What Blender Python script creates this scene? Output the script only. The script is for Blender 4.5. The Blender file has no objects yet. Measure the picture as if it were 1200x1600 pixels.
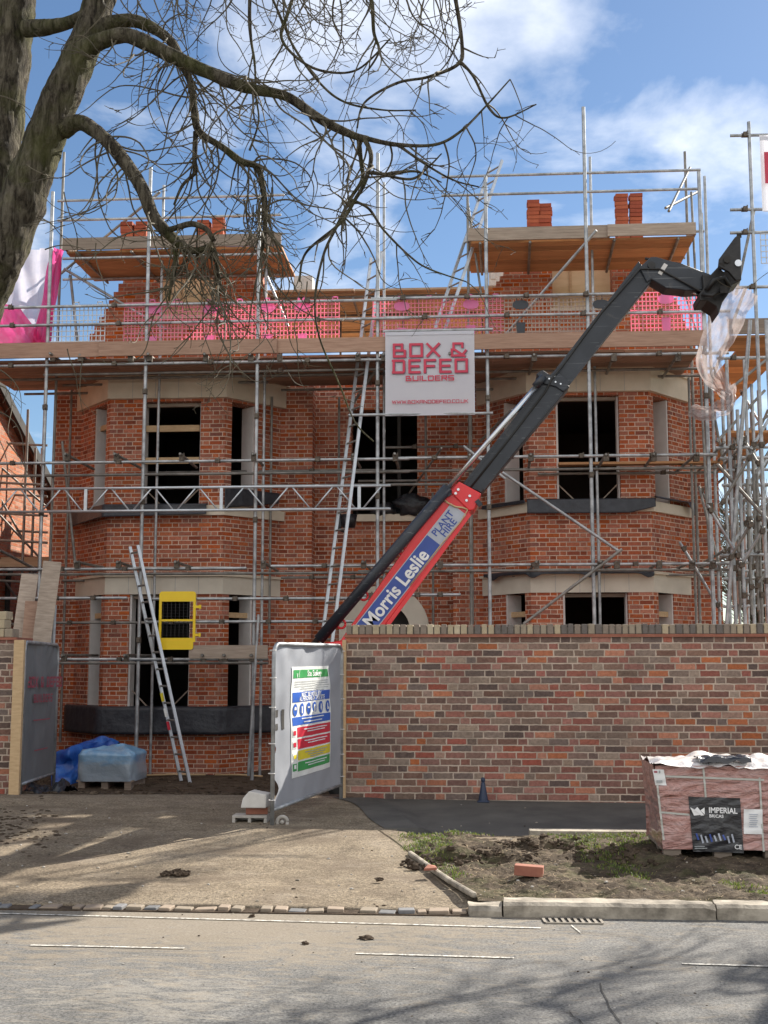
import bpy, bmesh, math, random
from mathutils import Vector, Matrix, noise
C = bpy.context.scene.collection
R = math.radians
# ---------------------------------------------------------------- camera, world, sun, exposure
F, HOR, YAW, CZ = 1900.0, 240.0, R(4), 1.5
PITCH = math.atan(HOR / F)
cam = bpy.data.cameras.new('camera'); cam_o = bpy.data.objects.new('camera', cam); C.objects.link(cam_o)
cam.sensor_fit = 'VERTICAL'; cam.sensor_height = 36.0; cam.lens = F / 1600 * 36
cam.clip_end = 5000
cam_o.location = (0, 0, CZ); cam_o.rotation_euler = (math.pi / 2 + PITCH, 0, YAW)
S = bpy.context.scene
S.camera = cam_o
S.view_settings.view_transform = 'Standard'; S.view_settings.look = 'None'
S.view_settings.exposure = 1.2; S.view_settings.gamma = 1.0; S.view_settings.use_curve_mapping = False
SUN_AZ, SUN_EL = R(41), R(35.3)          # azimuth to the right of straight behind the house
w = bpy.data.worlds.new('World'); S.world = w; w.use_nodes = True
nt = w.node_tree; nt.nodes.clear()
def N(t, ty, **kw):
    n = t.nodes.new(ty)
    for k, v in kw.items():
        if k.startswith('i_'):
            n.inputs[int(k[2:]) if k[2:].isdigit() else k[2:].replace('_', ' ')].default_value = v
        else: setattr(n, k, v)
    return n
def L(t, a, b): t.links.new(a, b)
sky = N(nt, 'ShaderNodeTexSky', sky_type='NISHITA', sun_disc=False, sun_elevation=SUN_EL, sun_rotation=SUN_AZ,
        air_density=1.0, dust_density=0.25, ozone_density=3.0)
tc = N(nt, 'ShaderNodeTexCoord')
sp = N(nt, 'ShaderNodeSeparateXYZ'); L(nt, tc.outputs['Generated'], sp.inputs[0])
zz = N(nt, 'ShaderNodeMath', operation='MAXIMUM', i_1=0.02); L(nt, sp.outputs[2], zz.inputs[0])
za = N(nt, 'ShaderNodeMath', operation='ADD', i_1=0.18); L(nt, zz.outputs[0], za.inputs[0])
dx = N(nt, 'ShaderNodeMath', operation='DIVIDE'); L(nt, sp.outputs[0], dx.inputs[0]); L(nt, za.outputs[0], dx.inputs[1])
dy = N(nt, 'ShaderNodeMath', operation='DIVIDE'); L(nt, sp.outputs[1], dy.inputs[0]); L(nt, za.outputs[0], dy.inputs[1])
cb = N(nt, 'ShaderNodeCombineXYZ', i_2=2.1); L(nt, dx.outputs[0], cb.inputs[0]); L(nt, dy.outputs[0], cb.inputs[1])
n1 = N(nt, 'ShaderNodeTexNoise', i_Scale=2.8, i_Detail=9.0, i_Roughness=0.55, i_Distortion=0.25); L(nt, cb.outputs[0], n1.inputs['Vector'])
rp = N(nt, 'ShaderNodeValToRGB'); rp.color_ramp.elements[0].position = 0.51; rp.color_ramp.elements[1].position = 0.78
L(nt, n1.outputs['Fac'], rp.inputs[0])
north_fill = N(nt, 'ShaderNodeMapRange', interpolation_type='SMOOTHSTEP'); L(nt, sp.outputs[1], north_fill.inputs[0])      # extra bright cloud added behind the camera to light the house front
north_fill.inputs[1].default_value = 0.15; north_fill.inputs[2].default_value = -0.35
nb_ = N(nt, 'ShaderNodeMath', operation='MULTIPLY', i_1=0.6); L(nt, north_fill.outputs[0], nb_.inputs[0])
ca = N(nt, 'ShaderNodeMath', operation='ADD', use_clamp=True); L(nt, rp.outputs[0], ca.inputs[0]); L(nt, nb_.outputs[0], ca.inputs[1])
cl = N(nt, 'ShaderNodeMath', operation='MULTIPLY', i_1=0.9); L(nt, ca.outputs[0], cl.inputs[0])
ccol = N(nt, 'ShaderNodeMix', data_type='RGBA'); ccol.inputs['A'].default_value = (8.8, 8.9, 9.1, 1); ccol.inputs['B'].default_value = (11.0, 10.6, 10.0, 1); L(nt, north_fill.outputs[0], ccol.inputs['Factor'])
hs = N(nt, 'ShaderNodeHueSaturation', i_Saturation=1.06, i_Value=0.74); L(nt, sky.outputs[0], hs.inputs['Color'])
mxs = N(nt, 'ShaderNodeMix', data_type='RGBA'); L(nt, ccol.outputs['Result'], mxs.inputs['B'])
L(nt, cl.outputs[0], mxs.inputs['Factor']); L(nt, hs.outputs[0], mxs.inputs['A'])
bg = N(nt, 'ShaderNodeBackground', i_Strength=0.075); L(nt, mxs.outputs['Result'], bg.inputs[0])
L(nt, bg.outputs[0], N(nt, 'ShaderNodeOutputWorld').inputs[0])
sl = bpy.data.lights.new('sun', 'SUN'); sl.energy = 4.6; sl.angle = R(0.5); sl.color = (1.0, 0.93, 0.82)
so = bpy.data.objects.new('sun', sl); C.objects.link(so)
SUNV = Vector((math.sin(SUN_AZ) * math.cos(SUN_EL), math.cos(SUN_AZ) * math.cos(SUN_EL), math.sin(SUN_EL)))
so.rotation_euler = SUNV.to_track_quat('Z', 'Y').to_euler(); so.location = (10, 10, 30)
S.cycles.max_bounces = 7; S.cycles.diffuse_bounces = 4; S.cycles.transparent_max_bounces = 16
S.cycles.use_denoising = True

# ---------------------------------------------------------------- measuring: a pixel of the photo (1200 x 1600) to a point at a known distance
_c, _s, _cy, _sy = math.cos(PITCH), math.sin(PITCH), math.cos(YAW), math.sin(YAW)
def ray(u, v):
    x = (u - 600) / F; z = (800 - v) / F
    d = (x, _c - z * _s, _s + z * _c)
    return (d[0] * _cy - d[1] * _sy, d[0] * _sy + d[1] * _cy, d[2])
def P(u, v, Y):
    d = ray(u, v); t = Y / d[1]; return Vector((d[0] * t, Y, CZ + d[2] * t))
def G(u, v, z):
    d = ray(u, v); t = (z - CZ) / d[2]; return Vector((d[0] * t, d[1] * t, z))
def PX(u, v, X_):
    d = ray(u, v); t = X_ / d[0]; return Vector((X_, d[1] * t, CZ + d[2] * t))
def Z(v, Y, u=600): return P(u, v, Y).z
def X(u, Y, v=800): return P(u, v, Y).x

# ---------------------------------------------------------------- mesh building
class MB:
    def __init__(s): s.v = []; s.f = []; s.m = []; s.mi = 0
    def face(s, *pts):
        b = len(s.v); s.v += [Vector(p) for p in pts]; s.f.append(tuple(range(b, b + len(pts)))); s.m.append(s.mi)
    def box(s, c, size, rot=None):
        c = Vector(c); h = Vector(size) / 2; b = len(s.v)
        for k in range(8):
            p = Vector((h.x if k & 1 else -h.x, h.y if k & 2 else -h.y, h.z if k & 4 else -h.z))
            if rot is not None: p = rot @ p
            s.v.append(c + p)
        for q in ((0, 2, 3, 1), (4, 5, 7, 6), (0, 1, 5, 4), (2, 6, 7, 3), (0, 4, 6, 2), (1, 3, 7, 5)):
            s.f.append(tuple(b + i for i in q)); s.m.append(s.mi)
        return s
    def span(s, x0, x1, y0, y1, z0, z1):
        return s.box(((x0 + x1) / 2, (y0 + y1) / 2, (z0 + z1) / 2), (abs(x1 - x0), abs(y1 - y0), abs(z1 - z0)))
    def bar(s, p0, p1, w, t, up=(0, 0, 1)):      # a box beam from p0 to p1: w across, t along 'up'
        p0, p1 = Vector(p0), Vector(p1); d = p1 - p0; l = d.length; d.normalize()
        up = Vector(up); side = d.cross(up)
        if side.length < 1e-5: side = d.cross(Vector((0, 1, 0)))
        side.normalize(); u2 = side.cross(d)
        m = Matrix((d, side, u2)).transposed()
        return s.box((p0 + p1) / 2, (l, w, t), m)
    def path(s, pts, rad, n=8, cap=True):
        pts = [Vector(p) for p in pts]; b = len(s.v); k = len(pts)
        if not hasattr(rad, '__len__'): rad = [rad] * k
        up = None
        for i in range(k):
            d = (pts[min(i + 1, k - 1)] - pts[max(i - 1, 0)])
            if d.length < 1e-9: d = Vector((0, 0, 1))
            d.normalize()
            if up is None:
                up = d.cross(Vector((0.3, 1, 0.2)))
                if up.length < 1e-3: up = d.cross(Vector((1, 0, 0)))
            up = (up - d * up.dot(d)); up.normalize(); side = d.cross(up)
            for j in range(n):
                a = 2 * math.pi * j / n
                s.v.append(pts[i] + (up * math.cos(a) + side * math.sin(a)) * rad[i])
        for i in range(k - 1):
            for j in range(n):
                j2 = (j + 1) % n
                s.f.append((b + i * n + j, b + i * n + j2, b + (i + 1) * n + j2, b + (i + 1) * n + j)); s.m.append(s.mi)
        if cap:
            s.f.append(tuple(b + j for j in reversed(range(n)))); s.m.append(s.mi)
            s.f.append(tuple(b + (k - 1) * n + j for j in range(n))); s.m.append(s.mi)
        return s
    def tube(s, p0, p1, r, n=10): return s.path([p0, p1], r, n)
    def pipe(s, p0, p1, r, n=10):                 # an open-ended tube with a bore
        p0, p1 = Vector(p0), Vector(p1); s.path([p0, p1], r, n, cap=False)
        d = (p1 - p0).normalized() * 0.06
        for a, e in ((p0, d), (p1, -d)):
            s.path([a, a + e], r * 0.8, n, cap=True)
            b = len(s.v) - 2 * n
        # rings closing wall thickness are far too thin to show
        return s
    def prism(s, poly, ofs):                      # poly: 3-D outline, ofs: vector
        b = len(s.v); n = len(poly); ofs = Vector(ofs)
        s.v += [Vector(p) for p in poly] + [Vector(p) + ofs for p in poly]
        s.f.append(tuple(b + i for i in range(n))); s.m.append(s.mi)
        s.f.append(tuple(b + n + i for i in reversed(range(n)))); s.m.append(s.mi)
        for i in range(n):
            j = (i + 1) % n
            s.f.append((b + j, b + i, b + n + i, b + n + j)); s.m.append(s.mi)
        return s
    def grid(s, fn, nu, nv):
        b = len(s.v)
        for j in range(nv + 1):
            for i in range(nu + 1): s.v.append(Vector(fn(i / nu, j / nv)))
        for j in range(nv):
            for i in range(nu):
                a = b + j * (nu + 1) + i
                s.f.append((a, a + 1, a + nu + 2, a + nu + 1)); s.m.append(s.mi)
        return s
    def sphere(s, c, r, nu=10, nv=7, wob=0.0, seed=0):
        c = Vector(c); r = Vector(r) if hasattr(r, '__len__') else Vector((r, r, r)); b = len(s.v)
        for j in range(nv + 1):
            th = math.pi * j / nv
            for i in range(nu):
                ph = 2 * math.pi * i / nu
                d = Vector((math.sin(th) * math.cos(ph), math.sin(th) * math.sin(ph), math.cos(th)))
                k = 1 + wob * noise.noise(d * 1.7 + Vector((seed * 3.1, seed, 0)))
                s.v.append(c + Vector((d.x * r.x, d.y * r.y, d.z * r.z)) * k)
        for j in range(nv):
            for i in range(nu):
                i2 = (i + 1) % nu
                s.f.append((b + j * nu + i, b + (j + 1) * nu + i, b + (j + 1) * nu + i2, b + j * nu + i2)); s.m.append(s.mi)
        return s
    def mesh(s, name, loc, uv=True):
        me = bpy.data.meshes.new(name); loc = Vector(loc)
        me.from_pydata([v - loc for v in s.v], [], s.f)
        for p, m in zip(me.polygons, s.m): p.material_index = m
        bm = bmesh.new(); bm.from_mesh(me)
        bmesh.ops.remove_doubles(bm, verts=bm.verts, dist=1e-5)
        bmesh.ops.recalc_face_normals(bm, faces=bm.faces)
        if uv:
            lay = bm.loops.layers.uv.new('UVMap')
            for f in bm.faces:
                n = f.normal
                for lp in f.loops:
                    p = lp.vert.co + loc
                    if abs(n.z) > 0.75: lp[lay].uv = (p.x, p.y)
                    else:
                        h = math.hypot(n.x, n.y) or 1
                        tx, ty = -n.y / h, n.x / h
                        if tx < -0.01 or (abs(tx) <= 0.01 and ty < 0): tx, ty = -tx, -ty
                        lp[lay].uv = (p.x * tx + p.y * ty, p.z)
        bm.to_mesh(me); bm.free(); me.update()
        return me
def wloc(o):
    v = Vector((0, 0, 0))
    while o is not None: v += o.location; o = o.parent
    return v
def obj(name, mb, mat, parent=None, loc=None, smooth=False, bevel=0, label=None):
    base = wloc(parent) if parent is not None else Vector(loc if loc is not None else (0, 0, 0))
    me = mb.mesh(name, base)
    for m in (mat if isinstance(mat, (list, tuple)) else [mat]): me.materials.append(m)
    if smooth:
        for p in me.polygons: p.use_smooth = True
    o = bpy.data.objects.new(name, me); C.objects.link(o)
    if parent is not None: o.parent = parent
    elif loc is not None: o.location = loc
    if bevel:
        b = o.modifiers.new('bevel', 'BEVEL'); b.width = bevel; b.segments = 2; b.limit_method = 'ANGLE'; b.angle_limit = R(40)
    if label: o['label'] = label
    return o
def tag(o, label, cat, group=None, kind=None):
    o['label'] = label; o['category'] = cat
    if group: o['group'] = group
    if kind: o['kind'] = kind
    return o
def thing(name, label, cat, loc=(0, 0, 0), group=None):
    o = bpy.data.objects.new(name, None); C.objects.link(o); o.location = loc; o.empty_display_size = 0.2
    return tag(o, label, cat, group)
def solo(name, mb, mat, label, cat, loc, group=None, **k): return tag(obj(name, mb, mat, None, loc, **k), label, cat, group)
def setting(name, mb, mat, **k):
    o = obj(name, mb, mat, None, (0, 0, 0), **k); o['kind'] = 'structure'; return o
def text(name, body, size, mat, parent, org, xd, yd, align='CENTER', bold=0.0, sx=1.0, depth=0.002, spacing=1.0):
    cu = bpy.data.curves.new('t', 'FONT'); cu.body = body; cu.size = size; cu.align_x = align; cu.align_y = 'CENTER'
    cu.offset = bold; cu.space_character = spacing
    t = bpy.data.objects.new('t', cu); C.objects.link(t)
    dg = bpy.context.evaluated_depsgraph_get(); me = bpy.data.meshes.new_from_object(t.evaluated_get(dg))
    bpy.data.objects.remove(t)
    xd = Vector(xd).normalized(); yd = Vector(yd).normalized(); n = xd.cross(yd); base = wloc(parent); me.name = name
    for v in me.vertices: v.co = Vector(org) + xd * v.co.x * sx + yd * v.co.y + n * depth - base
    me.materials.clear(); me.materials.append(mat)
    o = bpy.data.objects.new(name, me); C.objects.link(o); o.parent = parent
    return o
GLY = {'B': (.95, [(0,0,0,1),(0,1,.7,1),(0,.5,.8,.5),(0,0,.95,0),(.7,.5,.7,1),(.95,0,.95,.45)]),
 'O': (1, [(0,0,0,1),(0,1,1,1),(1,0,1,1),(0,0,1,0)]), 'X': (1, [(0,0,1,1),(0,1,1,0)]),
 '&': (1, [(0,0,0,.5),(0,0,.75,0),(.12,.55,.9,-.05),(.12,.5,.12,1),(.12,1,.75,1),(.75,.72,.75,1),(.72,0,1,.4)]),
 'D': (1, [(.05,0,.05,1),(0,1,.9,1),(0,0,.9,0),(1,.1,1,.9)]), 'E': (.9, [(0,0,0,1),(0,1,.9,1),(0,.5,.8,.5),(0,0,.9,0)]),
 'F': (.9, [(0,0,0,1),(0,1,.9,1),(0,.5,.8,.5)]), 'U': (1, [(0,0,0,1),(1,0,1,1),(0,0,1,0)]), 'I': (0, [(0,0,0,1)]),
 'L': (.8, [(0,0,0,1),(0,0,.8,0)]), 'R': (.95, [(0,0,0,1),(0,1,.95,1),(.95,.5,.95,1),(0,.5,.95,.5),(.5,.5,.95,0)]),
 'S': (.95, [(0,.5,0,1),(0,1,.95,1),(0,.5,.95,.5),(.95,0,.95,.5),(0,0,.95,0)]),
 'W': (1.3, [(0,1,.3,0),(.3,0,.65,.9),(.65,.9,1,0),(1,0,1.3,1)]), 'A': (1, [(0,0,0,.8),(0,.8,.2,1),(.2,1,1,1),(1,0,1,1),(0,.42,1,.42)]),
 'N': (1, [(0,0,0,1),(0,1,1,0),(1,0,1,1)]), 'C': (.9, [(0,0,0,1),(0,1,.9,1),(0,0,.9,0)]), 'K': (.9, [(0,0,0,1),(0,.45,.9,1),(.3,.6,.9,0)]),
 '.': (0, [(0,0,0,.02)]), ' ': (.45, []), 'M': (1.2, [(0,0,0,1),(0,1,.6,.3),(.6,.3,1.2,1),(1.2,0,1.2,1)]),
 'P': (.9, [(0,0,0,1),(0,1,.9,1),(.9,.5,.9,1),(0,.5,.9,.5)]), 'G': (.95, [(0,0,0,1),(0,1,.95,1),(0,0,.95,0),(.95,0,.95,.5),(.5,.5,.95,.5)])}
def blocks(mb, body, h, total, org, xd, yd, th, depth, gap=None):   # squared block lettering, fitted to a total width, centred at org
    xd = Vector(xd).normalized(); yd = Vector(yd).normalized(); n = xd.cross(yd)
    g = th * 1.9 if gap is None else gap
    nat = sum(GLY[c][0] for c in body); k = (total - th - g * (len(body) - 1)) / nat
    x = -total / 2 + th / 2; e = 0
    for c in body:
        wd, st = GLY[c]
        for (x0, y0, x1, y1) in st:
            a = Vector((x + x0 * k, (y0 - .5) * (h - th), 0)); b = Vector((x + x1 * k, (y1 - .5) * (h - th), 0))
            d = (b - a)
            d = d.normalized() if d.length > 1e-6 else Vector((0, 1, 0))
            a -= d * th / 2; b += d * th / 2; q = Vector((-d.y, d.x, 0)) * th / 2; e += 1
            z = depth + (e % 7) * 0.0006
            mb.face(*[Vector(org) + xd * p.x + yd * p.y + n * z for p in (a - q, b - q, b + q, a + q)])
        x += wd * k + g
    return mb

# ---------------------------------------------------------------- materials
def newmat(name):
    m = bpy.data.materials.new(name); m.use_nodes = True; t = m.node_tree
    return m, t, t.nodes['Principled BSDF']
def ramp(t, stops, interp='LINEAR'):
    r = N(t, 'ShaderNodeValToRGB'); cr = r.color_ramp; cr.interpolation = interp
    while len(cr.elements) < len(stops): cr.elements.new(0.5)
    for e, (p, c) in zip(cr.elements, stops):
        e.position = p; e.color = (*c, 1) if len(c) == 3 else c
    return r
def mth(t, op, a, b=None, c=None):
    n = N(t, 'ShaderNodeMath', operation=op)
    for i, x in enumerate((a, b, c)):
        if x is None: continue
        if isinstance(x, (int, float)): n.inputs[i].default_value = x
        else: L(t, x, n.inputs[i])
    return n.outputs[0]
def mixc(t, f, a, b, mode='MIX'):
    n = N(t, 'ShaderNodeMix', data_type='RGBA', blend_type=mode)
    for k, x in (('Factor', f), ('A', a), ('B', b)):
        if isinstance(x, (int, float)): n.inputs[k].default_value = x
        elif isinstance(x, tuple): n.inputs[k].default_value = (*x, 1) if len(x) == 3 else x
        else: L(t, x, n.inputs[k])
    return n.outputs['Result']
def tex(t, scale, detail=5, rough=.55, stretch=None, uv=False, dist=0.0):
    co = N(t, 'ShaderNodeTexCoord').outputs['UV' if uv else 'Object']
    if stretch:
        mp = N(t, 'ShaderNodeMapping'); mp.inputs['Scale'].default_value = stretch; L(t, co, mp.inputs[0]); co = mp.outputs[0]
    n = N(t, 'ShaderNodeTexNoise', i_Scale=scale, i_Detail=detail, i_Roughness=rough, i_Distortion=dist); L(t, co, n.inputs['Vector'])
    return n.outputs['Fac']
def bump(t, b, h, strength=.4, dist=.01):
    n = N(t, 'ShaderNodeBump', i_Strength=strength, i_Distance=dist); L(t, h, n.inputs['Height']); L(t, n.outputs[0], b.inputs['Normal']); return n
def noisy(name, c0, c1, scale=8, rough=.8, metal=0, bmp=.2, stretch=None, bscale=None, bdist=.006, p0=.3, p1=.7, spec=.5, coat=0):
    m, t, b = newmat(name)
    r = ramp(t, [(p0, c0), (p1, c1)]); L(t, tex(t, scale, 6, .6, stretch), r.inputs[0]); L(t, r.outputs[0], b.inputs['Base Color'])
    b.inputs['Roughness'].default_value = rough; b.inputs['Metallic'].default_value = metal
    b.inputs['Specular IOR Level'].default_value = spec; b.inputs['Coat Weight'].default_value = coat
    if bmp: bump(t, b, tex(t, bscale or scale * 4, 5, .6, stretch), bmp, bdist)
    return m
def varied(m, amt=.35):                               # each board a little lighter or darker than the next
    t = m.node_tree; b = t.nodes['Principled BSDF']; src = b.inputs['Base Color'].links[0].from_socket
    oi = N(t, 'ShaderNodeObjectInfo'); hv = N(t, 'ShaderNodeHueSaturation'); L(t, src, hv.inputs['Color'])
    L(t, mth(t, 'ADD', 1 - amt, mth(t, 'MULTIPLY', oi.outputs['Random'], 2 * amt)), hv.inputs['Value']); L(t, hv.outputs[0], b.inputs['Base Color']); return m
def brickmat(name, kind, cols, mortar, weather=(.5, .5, .5), wf=.2, mw=.0048, stain=0.0, wobble=.008):
    m, t, b = newmat(name)
    uv = N(t, 'ShaderNodeTexCoord').outputs['UV']; s = N(t, 'ShaderNodeSeparateXYZ'); L(t, uv, s.inputs[0])
    wob = mth(t, 'MULTIPLY', mth(t, 'SUBTRACT', tex(t, 22, 3, uv=True), .5), wobble)
    wob2 = mth(t, 'MULTIPLY', mth(t, 'SUBTRACT', tex(t, 17, 3, uv=True, stretch=(1, 1.1, 1)), .5), wobble)
    u = mth(t, 'ADD', s.outputs[0], wob); v = mth(t, 'ADD', s.outputs[1], wob2)
    Lb, H = .225, .1125
    cuts = [Lb] if kind == 'flemish' else [Lb, 2 * Lb]
    per = cuts[-1] + H
    row = mth(t, 'DIVIDE', mth(t, 'ADD', v, 50.0), .075); r = mth(t, 'FLOOR', row); fv = mth(t, 'MULTIPLY', mth(t, 'FRACT', row), .075)
    odd = mth(t, 'MODULO', r, 2.0)
    xx = mth(t, 'DIVIDE', mth(t, 'ADD', mth(t, 'ADD', u, 90.0), mth(t, 'MULTIPLY', odd, per / 2)), per)
    if kind != 'flemish': xx = mth(t, 'ADD', xx, mth(t, 'MULTIPLY', mth(t, 'MODULO', mth(t, 'FLOOR', mth(t, 'DIVIDE', r, 2.0)), 3.0), .37))
    cell = mth(t, 'FLOOR', xx); fx = mth(t, 'MULTIPLY', mth(t, 'FRACT', xx), per)
    idx = None; st = None
    for c in cuts:
        g = mth(t, 'GREATER_THAN', fx, c); idx = g if idx is None else mth(t, 'ADD', idx, g)
    lx = mth(t, 'SUBTRACT', fx, mth(t, 'MULTIPLY', idx, Lb))
    last = mth(t, 'GREATER_THAN', fx, cuts[-1])
    ln = mth(t, 'SUBTRACT', Lb, mth(t, 'MULTIPLY', last, H))
    d = mth(t, 'MINIMUM', mth(t, 'MINIMUM', lx, mth(t, 'SUBTRACT', ln, lx)), mth(t, 'MINIMUM', fv, mth(t, 'SUBTRACT', .075, fv)))
    mk = N(t, 'ShaderNodeMapRange', interpolation_type='SMOOTHSTEP'); L(t, d, mk.inputs[0])
    mk.inputs[1].default_value = mw; mk.inputs[2].default_value = mw + .0035
    cx = N(t, 'ShaderNodeCombineXYZ'); L(t, cell, cx.inputs[0]); L(t, idx, cx.inputs[1]); L(t, r, cx.inputs[2])
    wn = N(t, 'ShaderNodeTexWhiteNoise', noise_dimensions='3D'); L(t, cx.outputs[0], wn.inputs['Vector'])
    k = len(cols); rr = ramp(t, [(i / k, c) for i, c in enumerate(cols)], 'CONSTANT'); L(t, wn.outputs['Value'], rr.inputs[0])
    hsv = N(t, 'ShaderNodeHueSaturation'); L(t, rr.outputs[0], hsv.inputs['Color'])
    s2 = N(t, 'ShaderNodeSeparateXYZ'); L(t, wn.outputs['Color'], s2.inputs[0])
    L(t, mth(t, 'ADD', .8, mth(t, 'MULTIPLY', s2.outputs[1], .4)), hsv.inputs['Value'])
    L(t, mth(t, 'ADD', .85, mth(t, 'MULTIPLY', s2.outputs[2], .3)), hsv.inputs['Saturation'])
    big = tex(t, 30, 6, .65); bc = mixc(t, mth(t, 'MULTIPLY', big, wf), hsv.outputs[0], weather)
    mot = ramp(t, [(.34, (.62, .62, .62)), (.6, (1.12, 1.12, 1.12))]); L(t, tex(t, 26, 7, .72, uv=True), mot.inputs[0]); bc = mixc(t, .8, bc, mot.outputs[0], 'MULTIPLY')
    mt_ = ramp(t, [(.36, tuple(x * .58 for x in mortar)), (.55, mortar), (.75, tuple(min(1, x * 1.15) for x in mortar))]); L(t, tex(t, 2.2, 8, .7), mt_.inputs[0])
    sm_ = ramp(t, [(.60, (0, 0, 0)), (.74, (1, 1, 1))]); L(t, tex(t, 1.6, 9, .72), sm_.inputs[0]); bc = mixc(t, mth(t, 'MULTIPLY', sm_.outputs[0], .2), bc, mortar)     # lime bloom and mortar smears
    col = mixc(t, mk.outputs[0], mt_.outputs[0], bc)
    if stain:
        sr = ramp(t, [(.42, (1, 1, 1)), (.75, (1 - stain,) * 3)]); L(t, tex(t, .9, 6, .65), sr.inputs[0]); col = mixc(t, 1.0, col, sr.outputs[0], 'MULTIPLY')
    L(t, col, b.inputs['Base Color']); b.inputs['Roughness'].default_value = .88; b.inputs['Specular IOR Level'].default_value = .25
    bump(t, b, mth(t, 'ADD', mth(t, 'MULTIPLY', mk.outputs[0], 1.0), mth(t, 'MULTIPLY', tex(t, 60, 4), .5)), .7, .008)
    return m
def cloth(name, c, trans=.4, rough=.6, thin=0.0, c2=None, scale=3, bmp=.3):   # sheet that lets some light through
    m, t, b = newmat(name)
    r = ramp(t, [(.3, c), (.7, c2 or c)]); L(t, tex(t, scale, 5), r.inputs[0]); L(t, r.outputs[0], b.inputs['Base Color'])
    b.inputs['Roughness'].default_value = rough
    if bmp: bump(t, b, tex(t, scale * 5, 5), bmp, .01)
    tr = N(t, 'ShaderNodeBsdfTranslucent'); L(t, r.outputs[0], tr.inputs[0])
    mx = N(t, 'ShaderNodeMixShader', i_0=trans); L(t, b.outputs[0], mx.inputs[1]); L(t, tr.outputs[0], mx.inputs[2]); out = mx.outputs[0]
    if thin:
        tp = N(t, 'ShaderNodeBsdfTransparent'); m2 = N(t, 'ShaderNodeMixShader')
        th = mth(t, 'MULTIPLY', ramp_out(t, tex(t, scale * 2, 4)), thin)
        L(t, th, m2.inputs[0]); L(t, out, m2.inputs[1]); L(t, tp.outputs[0], m2.inputs[2]); out = m2.outputs[0]
    L(t, out, t.nodes['Material Output'].inputs[0])
    return m
def ramp_out(t, f):
    r = ramp(t, [(.3, (.3, .3, .3)), (.7, (1, 1, 1))]); L(t, f, r.inputs[0]); return r.outputs[0]
def flat(name, c, rough=.5, metal=0, coat=0): return noisy(name, tuple(x * .88 for x in c), tuple(min(1, x * 1.08) for x in c), 6, rough, metal, .05, coat=coat)

M = {}
M['house_brick'] = brickmat('house_brick', 'flemish', [(.46, .138, .070), (.40, .112, .060), (.49, .158, .080), (.36, .10, .056), (.45, .132, .068), (.27, .08, .052), (.43, .125, .064)],
                            (.70, .52, .41), (.48, .23, .15), .2, mw=.0052, stain=.2)
M['gable_brick'] = brickmat('gable_brick', 'flemish', [(.46, .125, .055), (.50, .15, .065), (.40, .105, .05), (.48, .135, .06)], (.58, .43, .33), (.42, .2, .13), .15, mw=.0055)
M['wall_brick'] = brickmat('wall_brick', 'garden', [(.33, .115, .085), (.17, .10, .08), (.44, .165, .09), (.21, .135, .105), (.115, .082, .072), (.38, .17, .13), (.27, .105, .085),
                            (.20, .125, .10), (.30, .09, .07), (.21, .165, .135), (.33, .22, .175), (.075, .062, .06), (.20, .10, .085), (.48, .17, .085), (.15, .125, .115), (.30, .24, .19), (.24, .11, .09), (.17, .13, .105)], (.52, .42, .34), (.34, .20, .15), .36, mw=.0056, stain=.3, wobble=.016)
M['old_brick'] = brickmat('old_brick', 'flemish', [(.42, .15, .08), (.36, .12, .065), (.45, .18, .10)], (.36, .27, .2), (.4, .25, .18), .2)
M['stone'] = noisy('stone', (.58, .51, .40), (.70, .62, .50), 3, .85, bmp=.15)
M['stone_pale'] = noisy('stone_pale', (.60, .55, .46), (.71, .66, .56), 3, .85, bmp=.15)
M['cap'] = [noisy('cap_%d' % i, c, tuple(x * 1.35 for x in c), 14, .9, bmp=.5, bscale=40) for i, c in enumerate([(.34, .28, .19), (.24, .20, .15), (.12, .105, .095), (.40, .34, .24), (.19, .155, .125)])]
M['tile_red'] = noisy('tile_red', (.25, .09, .06), (.34, .14, .09), 9, .85)
M['galv'] = noisy('galv', (.26, .275, .285), (.50, .52, .535), 7, .5, .55, .15, p0=.35, p1=.65)
M['galv_dull'] = noisy('galv_dull', (.15, .145, .135), (.33, .32, .295), 6, .6, .45, .15)
M['coupler'] = noisy('coupler', (.06, .05, .042), (.17, .14, .11), 30, .6, .5, .3)
M['plank'] = noisy('plank', (.24, .145, .10), (.37, .24, .175), 3, .85, bmp=.3, stretch=(1, 8, 14))
M['plank_grey'] = noisy('plank_grey', (.24, .19, .15), (.38, .31, .25), 3, .9, bmp=.35, stretch=(1, 8, 14))
M['board'] = noisy('board', (.38, .19, .085), (.55, .30, .14), 3, .85, bmp=.2, stretch=(1, 9, 9))
for k_ in ('plank', 'plank_grey', 'board'): varied(M[k_], .3)
M['timber'] = noisy('timber', (.46, .31, .17), (.60, .43, .25), 4, .8, bmp=.2, stretch=(2, 9, 9))
M['ply'] = noisy('ply', (.62, .47, .27), (.74, .59, .38), 2, .8, bmp=.1, stretch=(1, 1, 4))
M['membrane'] = noisy('membrane', (.018, .02, .028), (.04, .044, .055), 7, .42, bmp=.5, bscale=9, bdist=.03)
M['black_plastic'] = noisy('black_plastic', (.012, .013, .016), (.03, .033, .04), 8, .3, bmp=.8, bscale=10, bdist=.03)
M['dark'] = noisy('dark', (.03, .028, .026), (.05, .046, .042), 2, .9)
M['white_board'] = noisy('white_board', (.60, .58, .56), (.70, .68, .66), 4, .6)
M['grey_block'] = noisy('grey_block', (.36, .36, .35), (.48, .47, .46), 12, .9)
M['deck'] = noisy('deck', (.36, .25, .16), (.52, .38, .26), 3, .85, bmp=.2, stretch=(1, 9, 9))
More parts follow.
